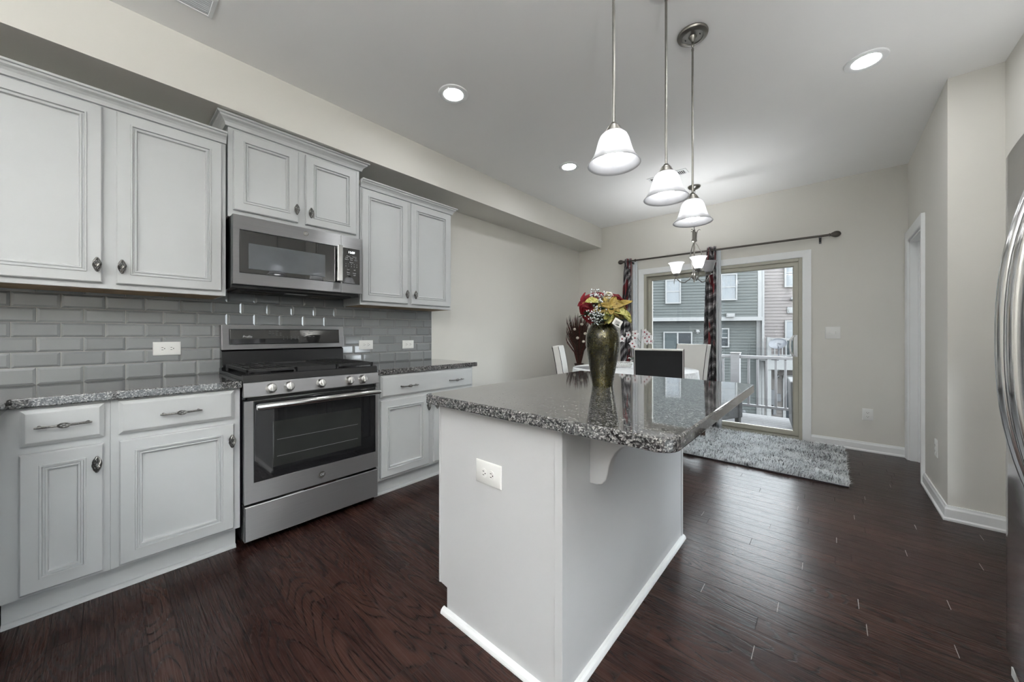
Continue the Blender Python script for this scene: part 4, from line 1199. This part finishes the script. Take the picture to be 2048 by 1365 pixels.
# ================================================================ shag rug
def rug_mat():
    m = NT('grey_white_shag'); at = m.n('Attribute', attribute_name='tone')
    f = m.noise(m.coord((1, 2.4, 1)), 9, 4, .65)
    k = m.math('ADD', m.math('MULTIPLY', at.outputs['Fac'], .45), m.math('MULTIPLY', f, .75))
    m.set(Base_Color=m.ramp(k, [(.38, (.07, .075, .08)), (.46, (.40, .42, .43)), (.57, (.84, .86, .87)), (.85, (.94, .95, .96))]), Roughness=.8, Sheen_Weight=.5, Subsurface_Weight=.0)
    tl = m.n('BsdfTranslucent'); m.l(m.b.inputs['Base Color'].links[0].from_socket, tl.inputs[0]); mx = m.n('MixShader'); mx.inputs[0].default_value = .35
    m.l(m.b.outputs[0], mx.inputs[1]); m.l(tl.outputs[0], mx.inputs[2]); m.l(mx.outputs[0], m.out.inputs['Surface'])
    return m.m
M['shag'] = rug_mat()
M['shagbase'] = plain('pale_grey_shag_base', (.62, .63, .64), .9, var=.2, scale=40)
M['rugback'] = plain('dark_rug_backing', (.03, .03, .035), .9)
RX0, RX1, RY0, RY1 = -1.26, .115, 3.735, 4.90
t = thing('rug', 'fluffy white and grey shag rug in front of the sliding door', 'rug', ((RX0 + RX1) / 2, (RY0 + RY1) / 2, 0))
build('rug_backing', MB().box(RX0, RX1, RY0, RY1, .0005, .009), M['rugback'], t, bevel=.003)
build('rug_base', MB().box(RX0 + .004, RX1 - .004, RY0 + .004, RY1 - .004, .009, .014), M['shagbase'], t)
rr = np.random.RandomState(2); N = 30000
px = rr.uniform(RX0 - .004, RX1 + .004, N); py = rr.uniform(RY0 - .004, RY1 + .004, N)
lean = np.sin(px * 17 + np.sin(py * 13) * 2) + np.cos(py * 21 + px * 6)
ang = lean * 1.4 + rr.normal(0, .7, N); L = rr.uniform(.030, .055, N); wd = rr.uniform(.004, .007, N)
lx = np.cos(ang); ly = np.sin(ang); sx = -ly; sy = lx
sp = rr.uniform(.35, .95, N) * L; hz = np.sqrt(np.maximum(L ** 2 - sp ** 2, .0001)) * .9
z0 = np.full(N, .012)
V = np.zeros((N, 5, 3))
V[:, 0] = np.stack([px - sx * wd / 2, py - sy * wd / 2, z0], 1); V[:, 1] = np.stack([px + sx * wd / 2, py + sy * wd / 2, z0], 1)
mx, my, mz = px + lx * sp * .35, py + ly * sp * .35, z0 + hz * .75
V[:, 2] = np.stack([mx + sx * wd * .45, my + sy * wd * .45, mz], 1); V[:, 3] = np.stack([mx - sx * wd * .45, my - sy * wd * .45, mz], 1)
V[:, 4] = np.stack([px + lx * sp, py + ly * sp, z0 + hz], 1)
V[:, :, 0] -= t.location.x; V[:, :, 1] -= t.location.y
V[:, :, 1] = np.minimum(V[:, :, 1], 4.935 - t.location.y)
me = bpy.data.meshes.new('pile'); base = np.arange(N) * 5
faces = [(b, b + 1, b + 2, b + 3) for b in base.tolist()] + [(b + 3, b + 2, b + 4) for b in base.tolist()]
me.from_pydata(V.reshape(-1, 3).tolist(), [], faces); me.materials.append(M['shag'])
tn = rr.uniform(0, 1, N); at = me.attributes.new('tone', 'FLOAT', 'FACE'); at.data.foreach_set('value', np.concatenate([tn, tn]).astype(np.float32))
o = bpy.data.objects.new('pile', me); COL.objects.link(o); o.parent = t; o['kind'] = 'stuff'

# ================================================================ dining corner
TCx, TCy, TZ, TR = -1.63, 3.88, .785, .645
M['tablewood'] = plain('dark_table_wood', (.05, .03, .02), .4, var=.3, scale=20)
t = thing('dining_table', 'round pedestal dining table under the white cloth', 'dining table', (TCx, TCy, 0))
build('tabletop', MB().lathe([(.001, TZ - .036), (TR - .03, TZ - .036), (TR - .012, TZ - .028), (TR - .012, TZ - .006), (.001, TZ - .006)], (TCx, TCy, 0), 48), M['tablewood'], t)
build('pedestal', MB().lathe([(.155, .0), (.155, .02), (.09, .06), (.06, .12), (.05, .4), (.08, .6), (.20, TZ - .036)], (TCx, TCy, 0), 28), M['tablewood'], t, smooth=True)
def cloth():
    m = NT('white_lace_cloth'); v = m.coord()
    w = m.n('TexVoronoi'); w.inputs['Scale'].default_value = 26; m.l(v, w.inputs['Vector'])
    f = m.ramp(w.outputs['Distance'], [(.25, (.80, .81, .82)), (.5, (.68, .69, .70))])
    m.set(Base_Color=f, Roughness=.75, Sheen_Weight=.2); m.bump(w.outputs['Distance'], .25, .004); return m.m
M['cloth'] = cloth()
def cl(u, v):
    a = 2 * PI * u
    if v < .55: r = (TR - .012) * v / .55; z = TZ
    else:
        e = (v - .55) / .45; drop = e * .24
        r = TR + .004 + (.020 * math.sin(11 * a) + .012 * math.sin(17 * a + 1) + .03) * e; z = TZ - drop - (.004 if e > 0 else 0) - .012 * e * math.sin(11 * a)
    return (TCx + max(r, .001) * math.cos(a), TCy + max(r, .001) * math.sin(a), z)
tag(build('tablecloth', MB().sheet(cl, 120, 20, True), M['cloth'], None, smooth=True, solid=.002, angle=70), 'white lace tablecloth draped over the round dining table', 'tablecloth')
M['placemat'] = plain('grey_woven_placemat', (.20, .20, .21), .7, var=.2, scale=80, bump=.3, bscale=300)
def placemat(x, y, rz, label):
    m = MB(); m.box(-.20, .20, -.14, .14, .0, .004); m.xf(Matrix.Translation((x, y, TZ + .0015)) @ Matrix.Rotation(rz, 4, 'Z'))
    tag(build('placemat', m, M['placemat']), label, 'placemat', 'placemats on the dining table')
placemat(-1.98, 3.68, 1.1, 'grey woven placemat on the tablecloth at the left, seen beside the gold vase')
placemat(-1.42, 4.22, .3, 'grey woven placemat on the tablecloth behind the dark backed chair')

M['leatherwhite'] = plain('white_faux_leather', (.72, .71, .68), .45, var=.02, bump=.08, bscale=250)
M['leatherblack'] = plain('black_faux_leather', (.010, .010, .011), .5, var=.1, bump=.08, bscale=250)
M['piping'] = plain('dark_piping', (.03, .028, .025), .5)
def chair(label, x, y, rz):
    t = thing('dining_chair', label, 'dining chair', (x, y, 0), rz, group='faux leather dining chairs')
    w = .205
    def side(yb, yf, n=10):
        """profile of the tall back: list of (y, z) lower to upper for offset"""
        return [(-.215 - .085 * (k / n) ** 1.6 * 1.0, .40 + .635 * k / n) for k in range(n + 1)]
    pr = side(0, 0); th = .070
    m = MB(); poly = [(a + th, b) for a, b in pr] + [(a, b) for a, b in reversed(pr)]
    m.prism([(a, b) for a, b in poly], -w, w, 'x'); build('backrest', m, M['leatherwhite'], t, bevel=.008, world=False, seg=3)
    m = MB(); poly = [(a + .001, b) for a, b in pr[:-1]] + [(pr[-1][0] + .001, pr[-1][1] - .014)]
    poly = poly + [(a - .006, b) for a, b in reversed(poly)]
    m.prism(poly, -w + .010, w - .010, 'x'); build('back_cover', m, M['leatherblack'], t, bevel=.002, world=False)
    m = MB()
    for s in (-1, 1):
        for o in (.002, th - .002): m.tube([(s * (w + .0005), a + o, b) for a, b in pr], .0032, 6)
    build('piping', m, M['piping'], t, world=False)
    m = MB(); m.box(-w, w, -.20, .235, .385, .475); build('seat', m, M['leatherwhite'], t, bevel=.02, world=False, seg=3)
    for sx in (-1, 1):
        for yy in (-.20, .205):
            l = MB(); l.prism([(sx * (w - .03) - .02, yy - .02), (sx * (w - .03) + .02, yy - .02), (sx * (w - .03) + .02, yy + .02), (sx * (w - .03) - .02, yy + .02)], 0, .39, 'z')
            build('leg', l, M['tablewood'], t, bevel=.003, world=False)
    return t
def facing(dx, dy): return math.atan2(-dx, dy)
d = Vector((-.27, .963)); chair('dark backed dining chair just behind the far edge of the island', -1.136 + .27 * d.x, 3.26 + .27 * d.y, facing(d.x, d.y))
d = Vector((.90, .43)); chair('white dining chair seen from the side near the left wall', -2.255 + .25 * d.x, 3.37 + .25 * d.y, facing(d.x, d.y))
v2 = ACROSS * -.92 + AWAY * -.39; chair('white dining chair facing the table from beside the sliding door', -1.19 + .25 * v2.x, 4.54 + .25 * v2.y, facing(v2.x, v2.y)).location.z = .013

# orchid
M['potwhite'] = plain('white_glazed_pot', (.75, .75, .74), .2)
M['orchid'] = plain('white_orchid_petal', (.78, .76, .76), .5, var=.04)
M['orchidred'] = plain('red_orchid_lip', (.32, .012, .03), .5)
OC = Vector((-1.575, 3.955, TZ + .0015))
t = thing('orchid', 'white orchid with red centres on the dining table, behind the dark backed chair', 'orchid', OC)
build('pot', MB().lathe([(.04, 0), (.055, .07), (.06, .10), (.054, .10), (.05, .085), (.001, .085)], tuple(OC), 24), M['potwhite'], t, smooth=True)
ro = random.Random(9)
spots = [(-.21, .325), (-.15, .37), (-.065, .385), (-.07, .335), (-.10, .275), (-.075, .24), (.03, .40), (.06, .38), (.085, .345), (.045, .335), (.10, .30), (.065, .30)]
sb = OC + UP * .09
A_ = lambda a, z, w=0: OC + ACROSS * a + AWAY * w + UP * z
st = MB(); st.tube([tuple(sb), tuple(A_(.005, .25)), tuple(A_(.012, .43))], .003, 6)
st.tube([tuple(A_(.006, .28)), tuple(A_(-.04, .34, -.02)), tuple(A_(-.10, .37, -.02)), tuple(A_(-.17, .345, -.02))], .002, 6)
st.tube([tuple(A_(.01, .33)), tuple(A_(.05, .385, -.02)), tuple(A_(.09, .36, -.02)), tuple(A_(.115, .30, -.02))], .002, 6)
st.tube([tuple(A_(.004, .20)), tuple(A_(-.03, .26, -.02)), tuple(A_(-.06, .245, -.03))], .002, 6)
build('stems', st, M['stemgreen'], t, smooth=True)
for a, z in spots:
    p = A_(a, z, -.03 + ro.uniform(-.015, .015)); nrm = (towards + UP * ro.uniform(-.3, .3) + ACROSS * ro.uniform(-.5, .5)).normalized()
    e1 = nrm.orthogonal().normalized(); e2 = nrm.cross(e1); m = MB(); q0 = ro.uniform(0, 6)
    for k in range(5):
        q = q0 + 2 * PI * k / 5; petal(m, p, e1 * math.cos(q) + e2 * math.sin(q) + nrm * .15, nrm, .042, .038, .1, .1, nu=3, nv=4)
    fo = build('blossom', m, M['orchid'], t, smooth=True, solid=.0006, angle=80)
    m = MB(); m.sphere(tuple(p + nrm * .004), .0085, 8, 6); build('lip', m, M['orchidred'], fo, smooth=True)
m = MB()
for k in range(4):
    q = 2 * PI * k / 4 + .5; petal(m, sb, ACROSS * math.cos(q) + AWAY * math.sin(q) + UP * .5, UP, .16, .05, .5, .1)
build('leaves', m, M['darkleaf'], t, smooth=True, solid=.001, angle=80)

# white openwork tray with a swan-neck end
TRc = Vector((-1.80, 3.98, TZ + .0015))
t = thing('openwork_tray', 'small white openwork basket tray on the tablecloth right of the gold vase', 'tray', TRc)
m = MB(); m.lathe([(.001, .003), (.10, .003), (.10, .007), (.001, .007)], tuple(TRc), 30)
for k in range(30):
    a = 2 * PI * k / 30
    for s in (-1, 1):
        b = a + s * .2; m.tube([(TRc.x + .10 * math.cos(a), TRc.y + .10 * math.sin(a), TRc.z + .005), (TRc.x + .125 * math.cos(b), TRc.y + .125 * math.sin(b), TRc.z + .05)], .0028, 5)
for r, z in ((.10, .006), (.125, .05)): m.tube([(TRc.x + r * math.cos(2 * PI * k / 32), TRc.y + r * math.sin(2 * PI * k / 32), TRc.z + z) for k in range(32)], .004, 6, closed=True)
build('basket', m, M['potwhite'], t, smooth=True)
p = TRc + ACROSS * .10; m = MB(); m.tube([tuple(p + UP * .05), tuple(p + ACROSS * .012 + UP * .075), tuple(p - ACROSS * .004 + UP * .10), tuple(p - ACROSS * .02 + UP * .105), tuple(p - ACROSS * .03 + UP * .09)], [.008, .007, .006, .006, .003], 8)
build('neck_handle', m, M['potwhite'], t, smooth=True)

# dried reeds
M['reed'] = leafy('dried_brown_reed', (.022, .013, .010), (.075, .042, .030), .7)
M['reedred'] = leafy('dried_red_reed', (.06, .012, .011), (.12, .025, .02), .7)
M['pod'] = plain('cream_seed_pod', (.50, .46, .40), .7, var=.15, scale=60)
M['brownvase'] = plain('brown_floor_vase', (.055, .035, .025), .35, var=.3, scale=10)
DC = Vector((-2.665, 4.48, 0))
t = thing('reed_vase', 'brown floor vase of dried red brown reeds in the dining corner', 'dried arrangement', DC)
build('vase_body', MB().lathe([(.001, .004), (.09, 0), (.10, .02), (.13, .22), (.12, .42), (.075, .62), (.055, .70), (.07, .745), (.06, .745), (.05, .70), (.001, .69)], tuple(DC), 28), M['brownvase'], t, smooth=True)
for nm, mt, n, zt, sprd in (('brown_reeds', M['reed'], 210, 1.43, .18), ('red_reeds', M['reedred'], 50, 1.42, .18)):
    m = MB()
    for k in range(n):
        a = rb.uniform(0, 2 * PI); q = rb.uniform(.1, 1) ** .6; top = Vector((math.cos(a), math.sin(a), 0)) * sprd * q
        z1 = zt + rb.uniform(-.22, .10) - .12 * q
        mid = top * .42; b = DC + UP * .70
        m.tube([tuple(b + top * .1), tuple(DC + mid + UP * (.70 + (z1 - .70) * .5)), tuple(DC + top + UP * (z1 - .08)), tuple(DC + top * 1.06 + UP * z1)], [.003, .0042, .0036, .0006], 5)
    o = build(nm, m, mt, t, smooth=True); o['kind'] = 'stuff'
for a, w, z in ((.01, -.15, 1.30), (.055, -.16, 1.17), (-.05, -.15, 1.11), (-.085, -.13, 1.23), (.03, -.16, 1.06)):
    m = MB(); m.sphere(tuple(DC + ACROSS * a + AWAY * w + UP * z), .022, 10, 8, (1, 1, .9)); build('seed_pod', m, M['pod'], t, smooth=True)
# ================================================================ outside: deck, railing, chairs, neighbouring houses
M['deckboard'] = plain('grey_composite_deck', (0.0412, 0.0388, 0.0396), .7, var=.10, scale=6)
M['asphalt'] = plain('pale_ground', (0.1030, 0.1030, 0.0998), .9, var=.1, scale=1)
ZD = -.215
m = MB(); y = YB + .145
while y < 7.28: m.box(-3.9, 1.9, y, y + .135, ZD - .025, ZD); y += .141
m.box(-3.9, 1.9, YB + .145, 7.28, ZD - .22, ZD - .028)
struct('deck', m, M['deckboard'], 'grey composite deck outside the sliding door', 'deck')
m = MB(); m.box(-40, 40, -40, 60, -3.6, -3.5)
struct('ground', m, M['asphalt'], 'pale ground between the houses below the deck', 'ground')
RY = 7.22
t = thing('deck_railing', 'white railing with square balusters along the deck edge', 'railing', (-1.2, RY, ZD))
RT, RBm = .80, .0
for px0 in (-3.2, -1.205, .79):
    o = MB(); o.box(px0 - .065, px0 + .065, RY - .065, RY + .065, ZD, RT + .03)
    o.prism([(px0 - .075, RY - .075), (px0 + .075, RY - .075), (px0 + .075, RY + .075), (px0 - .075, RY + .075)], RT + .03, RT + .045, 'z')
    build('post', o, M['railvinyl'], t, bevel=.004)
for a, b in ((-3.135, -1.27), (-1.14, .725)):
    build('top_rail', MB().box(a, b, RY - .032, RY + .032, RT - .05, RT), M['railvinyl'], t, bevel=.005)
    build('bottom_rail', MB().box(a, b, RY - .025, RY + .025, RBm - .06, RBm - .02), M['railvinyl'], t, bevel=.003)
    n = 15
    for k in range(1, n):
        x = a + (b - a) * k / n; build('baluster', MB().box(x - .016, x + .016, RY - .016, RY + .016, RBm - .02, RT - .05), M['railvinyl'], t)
def wicker():
    m = NT('grey_wicker'); v = m.coord()
    a = m.n('TexChecker'); a.inputs['Scale'].default_value = 95; m.l(v, a.inputs['Vector'])
    w = m.n('TexWave'); w.inputs['Scale'].default_value = 40; m.l(v, w.inputs['Vector'])
    m.set(Base_Color=m.ramp(m.math('ADD', m.math('MULTIPLY', a.outputs['Fac'], .5), m.math('MULTIPLY', w.outputs['Fac'], .5)), [(.2, (.022, .0215, .022)), (.8, (.040, .039, .040))]), Roughness=.7)
    m.bump(a.outputs['Fac'], .4, .004); return m.m
M['wicker'] = wicker()
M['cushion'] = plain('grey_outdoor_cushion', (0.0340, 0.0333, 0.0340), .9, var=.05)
def wicker_chair(label, x, y, rz):
    t = thing('wicker_armchair', label, 'patio chair', (x, y, ZD), rz, group='grey wicker armchairs on the deck')
    build('frame', MB().box(-.30, .30, -.32, .32, .09, .36), M['wicker'], t, bevel=.015, world=False)
    m = MB(); m.prism([(-.38, .10), (-.27, .10), (-.25, .36), (-.30, .74), (-.40, .74)], -.32, .32, 'x'); build('backrest', m, M['wicker'], t, bevel=.02, world=False)
    for s in (-1, 1):
        build('armrest', MB().box(s * .385, s * .29, -.36, .33, .09, .585), M['wicker'], t, bevel=.02, world=False)
    build('seat_cushion', MB().box(-.28, .28, -.24, .31, .36, .47), M['cushion'], t, bevel=.03, world=False, seg=3)
    for sx in (-1, 1):
        for yy in (-.30, .28): build('leg', MB().box(sx * .34 - .03, sx * .34 + .03, yy - .03, yy + .03, 0, .10), M['wicker'], t, world=False)
wicker_chair('grey wicker armchair on the deck at the right edge of the door glass', -.03, 6.5, -1.45)
wicker_chair('grey wicker armchair on the deck seen past the middle curtain', -1.45, 6.30, -2.0)

# neighbouring terrace, its front runs obliquely: local x along the front, y into the house
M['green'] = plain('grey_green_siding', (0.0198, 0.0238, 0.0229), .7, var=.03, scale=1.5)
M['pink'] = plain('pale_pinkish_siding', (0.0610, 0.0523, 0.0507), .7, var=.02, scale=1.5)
M['tan'] = plain('tan_siding', (0.0388, 0.0333, 0.0301), .7, var=.02, scale=1.5)  # tan with the shade under the balcony darkened into its colour
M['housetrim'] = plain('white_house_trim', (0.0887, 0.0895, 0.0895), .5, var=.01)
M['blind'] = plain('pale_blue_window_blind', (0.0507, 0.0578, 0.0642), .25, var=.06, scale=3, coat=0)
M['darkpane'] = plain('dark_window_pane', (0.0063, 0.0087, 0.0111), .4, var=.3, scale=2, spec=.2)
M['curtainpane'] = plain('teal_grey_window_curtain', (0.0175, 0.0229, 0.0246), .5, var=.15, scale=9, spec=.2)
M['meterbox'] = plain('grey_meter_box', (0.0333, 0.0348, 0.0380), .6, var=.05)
HR = math.atan2(.458, .888)
HP = (-6.6, 20.8, 0)
def siding(mb, x0, x1, z0, z1, yf, pitch=.155, holes=()):
    z = z0
    while z < z1 - .01:
        zt = min(z + pitch, z1)
        cuts = [(x0, x1)]
        for a, b, c, d in holes:
            if zt > c and z < d:
                nc = []
                for p, q in cuts:
                    if b <= p or a >= q: nc.append((p, q)); continue
                    if a > p: nc.append((p, a))
                    if b < q: nc.append((b, q))
                cuts = nc
        for p, q in cuts:
            mb.add([(p, yf - .03, z), (q, yf - .03, z), (q, yf - .002, zt), (p, yf - .002, zt), (p, yf, z), (q, yf, z)], [(0, 1, 2, 3), (0, 4, 5, 1)])
        z = zt
def hwin(root, x0, x1, z0, z1, yf, panes, two='h', mid=.5):
    """framed house window: frame part, its panes sub-parts"""
    m = MB(); w = .07
    m.box(x0 - w, x1 + w, yf - .07, yf - .01, z1, z1 + w); m.box(x0 - w, x1 + w, yf - .07, yf - .01, z0 - w, z0); m.box(x0 - w, x0, yf - .07, yf - .01, z0, z1); m.box(x1, x1 + w, yf - .07, yf - .01, z0, z1)
    if two == 'h': zm = z0 + (z1 - z0) * mid; m.box(x0, x1, yf - .05, yf - .01, zm - .03, zm + .03)
    else: xm = (x0 + x1) / 2; m.box(xm - .04, xm + .04, yf - .05, yf - .01, z0, z1)
    f = build('window_frame', m, M['housetrim'], root, world=False)
    if two == 'h':
        build('pane', MB().box(x0, x1, yf - .02, yf - .012, z0, z0 + (z1 - z0) * mid), panes[0], f, world=False)
        build('pane', MB().box(x0, x1, yf - .024, yf - .012, z0 + (z1 - z0) * mid, z1), panes[1], f, world=False)
        g = MB(); zu = z0 + (z1 - z0) * mid
        for k in (1, 2): x = x0 + (x1 - x0) * k / 3; g.box(x - .008, x + .008, yf - .028, yf - .02, zu, z1)
        g.box(x0, x1, yf - .028, yf - .02, (zu + z1) / 2 - .008, (zu + z1) / 2 + .008)
        build('muntin', g, M['housetrim'], f, world=False)
    else:
        xm = (x0 + x1) / 2
        build('pane', MB().box(x0, xm, yf - .02, yf - .012, z0, z1), panes[0], f, world=False)
        build('pane', MB().box(xm, x1, yf - .02, yf - .012, z0, z1), panes[1], f, world=False)
    return f

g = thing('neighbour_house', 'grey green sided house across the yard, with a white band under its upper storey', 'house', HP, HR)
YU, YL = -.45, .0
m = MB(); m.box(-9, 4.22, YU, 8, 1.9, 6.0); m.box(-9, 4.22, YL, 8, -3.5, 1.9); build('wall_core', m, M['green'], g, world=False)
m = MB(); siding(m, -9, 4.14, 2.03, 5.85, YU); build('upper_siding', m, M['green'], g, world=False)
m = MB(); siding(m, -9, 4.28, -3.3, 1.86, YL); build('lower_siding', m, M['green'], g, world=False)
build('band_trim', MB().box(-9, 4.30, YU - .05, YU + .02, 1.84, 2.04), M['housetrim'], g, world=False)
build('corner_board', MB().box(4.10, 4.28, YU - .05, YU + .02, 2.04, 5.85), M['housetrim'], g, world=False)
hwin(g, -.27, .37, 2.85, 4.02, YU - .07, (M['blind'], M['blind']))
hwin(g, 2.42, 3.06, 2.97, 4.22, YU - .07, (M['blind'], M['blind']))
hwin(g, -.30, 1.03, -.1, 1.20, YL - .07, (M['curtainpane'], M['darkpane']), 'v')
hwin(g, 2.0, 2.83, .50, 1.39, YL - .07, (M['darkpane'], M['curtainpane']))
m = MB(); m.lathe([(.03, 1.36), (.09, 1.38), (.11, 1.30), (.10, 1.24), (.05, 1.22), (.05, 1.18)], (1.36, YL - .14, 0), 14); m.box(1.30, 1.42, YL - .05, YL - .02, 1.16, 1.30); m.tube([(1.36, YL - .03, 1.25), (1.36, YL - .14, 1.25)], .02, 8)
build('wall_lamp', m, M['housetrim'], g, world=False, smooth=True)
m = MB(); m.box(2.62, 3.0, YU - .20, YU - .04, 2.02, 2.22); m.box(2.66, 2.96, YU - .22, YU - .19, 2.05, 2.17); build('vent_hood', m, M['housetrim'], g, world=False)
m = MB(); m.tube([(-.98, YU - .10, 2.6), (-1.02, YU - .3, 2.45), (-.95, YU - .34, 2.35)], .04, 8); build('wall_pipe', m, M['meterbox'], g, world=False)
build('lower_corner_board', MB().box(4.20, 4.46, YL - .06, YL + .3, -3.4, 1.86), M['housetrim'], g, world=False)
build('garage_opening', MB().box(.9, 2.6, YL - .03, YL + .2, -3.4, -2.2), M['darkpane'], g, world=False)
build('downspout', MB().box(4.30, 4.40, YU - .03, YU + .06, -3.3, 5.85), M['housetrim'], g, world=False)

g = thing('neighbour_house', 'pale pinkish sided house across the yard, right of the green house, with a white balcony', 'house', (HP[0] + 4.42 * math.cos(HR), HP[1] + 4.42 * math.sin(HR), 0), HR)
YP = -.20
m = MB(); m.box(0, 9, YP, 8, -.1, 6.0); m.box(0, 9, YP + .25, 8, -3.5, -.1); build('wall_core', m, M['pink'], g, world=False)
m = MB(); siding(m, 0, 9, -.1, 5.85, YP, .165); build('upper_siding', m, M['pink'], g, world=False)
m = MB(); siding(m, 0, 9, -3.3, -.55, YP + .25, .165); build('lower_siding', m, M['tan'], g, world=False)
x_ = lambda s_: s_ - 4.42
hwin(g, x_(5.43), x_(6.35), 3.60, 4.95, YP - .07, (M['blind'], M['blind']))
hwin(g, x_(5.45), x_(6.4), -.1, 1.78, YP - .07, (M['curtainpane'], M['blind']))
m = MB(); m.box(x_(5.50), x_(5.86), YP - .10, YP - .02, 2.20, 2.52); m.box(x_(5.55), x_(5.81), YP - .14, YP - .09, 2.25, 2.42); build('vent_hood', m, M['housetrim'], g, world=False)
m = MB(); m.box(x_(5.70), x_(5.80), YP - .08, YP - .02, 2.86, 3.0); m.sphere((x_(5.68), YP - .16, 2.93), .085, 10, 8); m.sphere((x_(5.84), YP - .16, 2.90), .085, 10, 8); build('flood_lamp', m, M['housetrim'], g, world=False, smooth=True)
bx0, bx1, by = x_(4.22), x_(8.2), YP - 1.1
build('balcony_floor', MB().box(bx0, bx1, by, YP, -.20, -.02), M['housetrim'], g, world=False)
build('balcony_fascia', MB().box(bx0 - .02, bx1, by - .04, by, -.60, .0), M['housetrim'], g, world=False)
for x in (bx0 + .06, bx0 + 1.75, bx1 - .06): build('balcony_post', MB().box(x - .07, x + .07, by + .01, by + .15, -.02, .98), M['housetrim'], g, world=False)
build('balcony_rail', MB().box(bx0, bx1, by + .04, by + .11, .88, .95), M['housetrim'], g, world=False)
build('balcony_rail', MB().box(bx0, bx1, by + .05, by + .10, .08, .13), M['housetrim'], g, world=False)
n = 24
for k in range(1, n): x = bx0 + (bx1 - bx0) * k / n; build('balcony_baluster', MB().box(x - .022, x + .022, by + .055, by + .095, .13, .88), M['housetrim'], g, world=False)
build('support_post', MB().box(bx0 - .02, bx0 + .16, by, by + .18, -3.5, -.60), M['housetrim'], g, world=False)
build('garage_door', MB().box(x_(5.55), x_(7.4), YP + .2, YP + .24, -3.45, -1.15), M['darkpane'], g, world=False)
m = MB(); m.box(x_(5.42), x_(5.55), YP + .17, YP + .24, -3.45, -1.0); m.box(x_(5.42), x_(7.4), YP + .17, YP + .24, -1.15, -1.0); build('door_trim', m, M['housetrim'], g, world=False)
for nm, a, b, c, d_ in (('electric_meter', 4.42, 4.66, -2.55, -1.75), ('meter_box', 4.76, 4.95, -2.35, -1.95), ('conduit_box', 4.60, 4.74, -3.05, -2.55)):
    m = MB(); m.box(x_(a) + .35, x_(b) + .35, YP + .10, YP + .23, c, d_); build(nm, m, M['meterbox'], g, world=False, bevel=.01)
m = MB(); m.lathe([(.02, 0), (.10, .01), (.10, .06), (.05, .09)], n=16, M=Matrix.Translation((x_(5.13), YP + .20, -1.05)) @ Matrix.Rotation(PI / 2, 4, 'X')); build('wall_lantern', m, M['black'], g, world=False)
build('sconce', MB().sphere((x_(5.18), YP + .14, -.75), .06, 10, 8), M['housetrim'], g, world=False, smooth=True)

def wpt(s_, t_, z): return (HP[0] + s_ * math.cos(HR) - t_ * math.sin(HR), HP[1] + s_ * math.sin(HR) + t_ * math.cos(HR), z)
M['dish'] = plain('grey_satellite_dish', (0.0507, 0.0531, 0.0602), .4, var=.05)
dp = wpt(4.40, -2.0, .66)
t = thing('satellite_dish', 'grey satellite dish on the balcony corner of the pale pinkish house', 'satellite dish', dp)
T = Matrix.Translation(dp) @ Matrix.Rotation(-.35, 4, 'Z') @ Matrix.Rotation(math.radians(62), 4, 'X') @ Matrix.Scale(.72, 4, (0, 1, 0))
build('reflector', MB().lathe([(.002, 0), (.15, .012), (.28, .045), (.38, .085), (.385, .09)], n=32, M=T, cap0=False, cap1=False), M['dish'], t, smooth=True, solid=.012)
bq = wpt(4.40, -1.33, -.10)
m = MB(); m.tube([(dp[0], dp[1] + .05, dp[2] - .02), (dp[0], dp[1] + .15, dp[2] - .2), (dp[0], dp[1] + .15, -.10), bq], .03, 8); build('mast', m, M['dish'], t, smooth=True)
m = MB(); m.tube([(dp[0], dp[1] - .05, dp[2] - .24), (dp[0] + .02, dp[1] - .38, dp[2] - .05)], .016, 6); m.box(dp[0] - .03, dp[0] + .07, dp[1] - .45, dp[1] - .36, dp[2] - .08, dp[2] + .02); build('feed_arm', m, M['dish'], t)
bp = wpt(3.3, -1.0, -3.5)
t = thing('bin_bag', 'dark bagged heap on the ground under the green house', 'bag', bp)
build('bag_body', MB().sphere((bp[0], bp[1], bp[2] + .33), .36, 14, 10, (1, 1, .95)), M['black'], t, smooth=True)
build('bag_tie', MB().sphere((bp[0], bp[1], bp[2] + .72), .09, 10, 6), M['meterbox'], t, smooth=True)
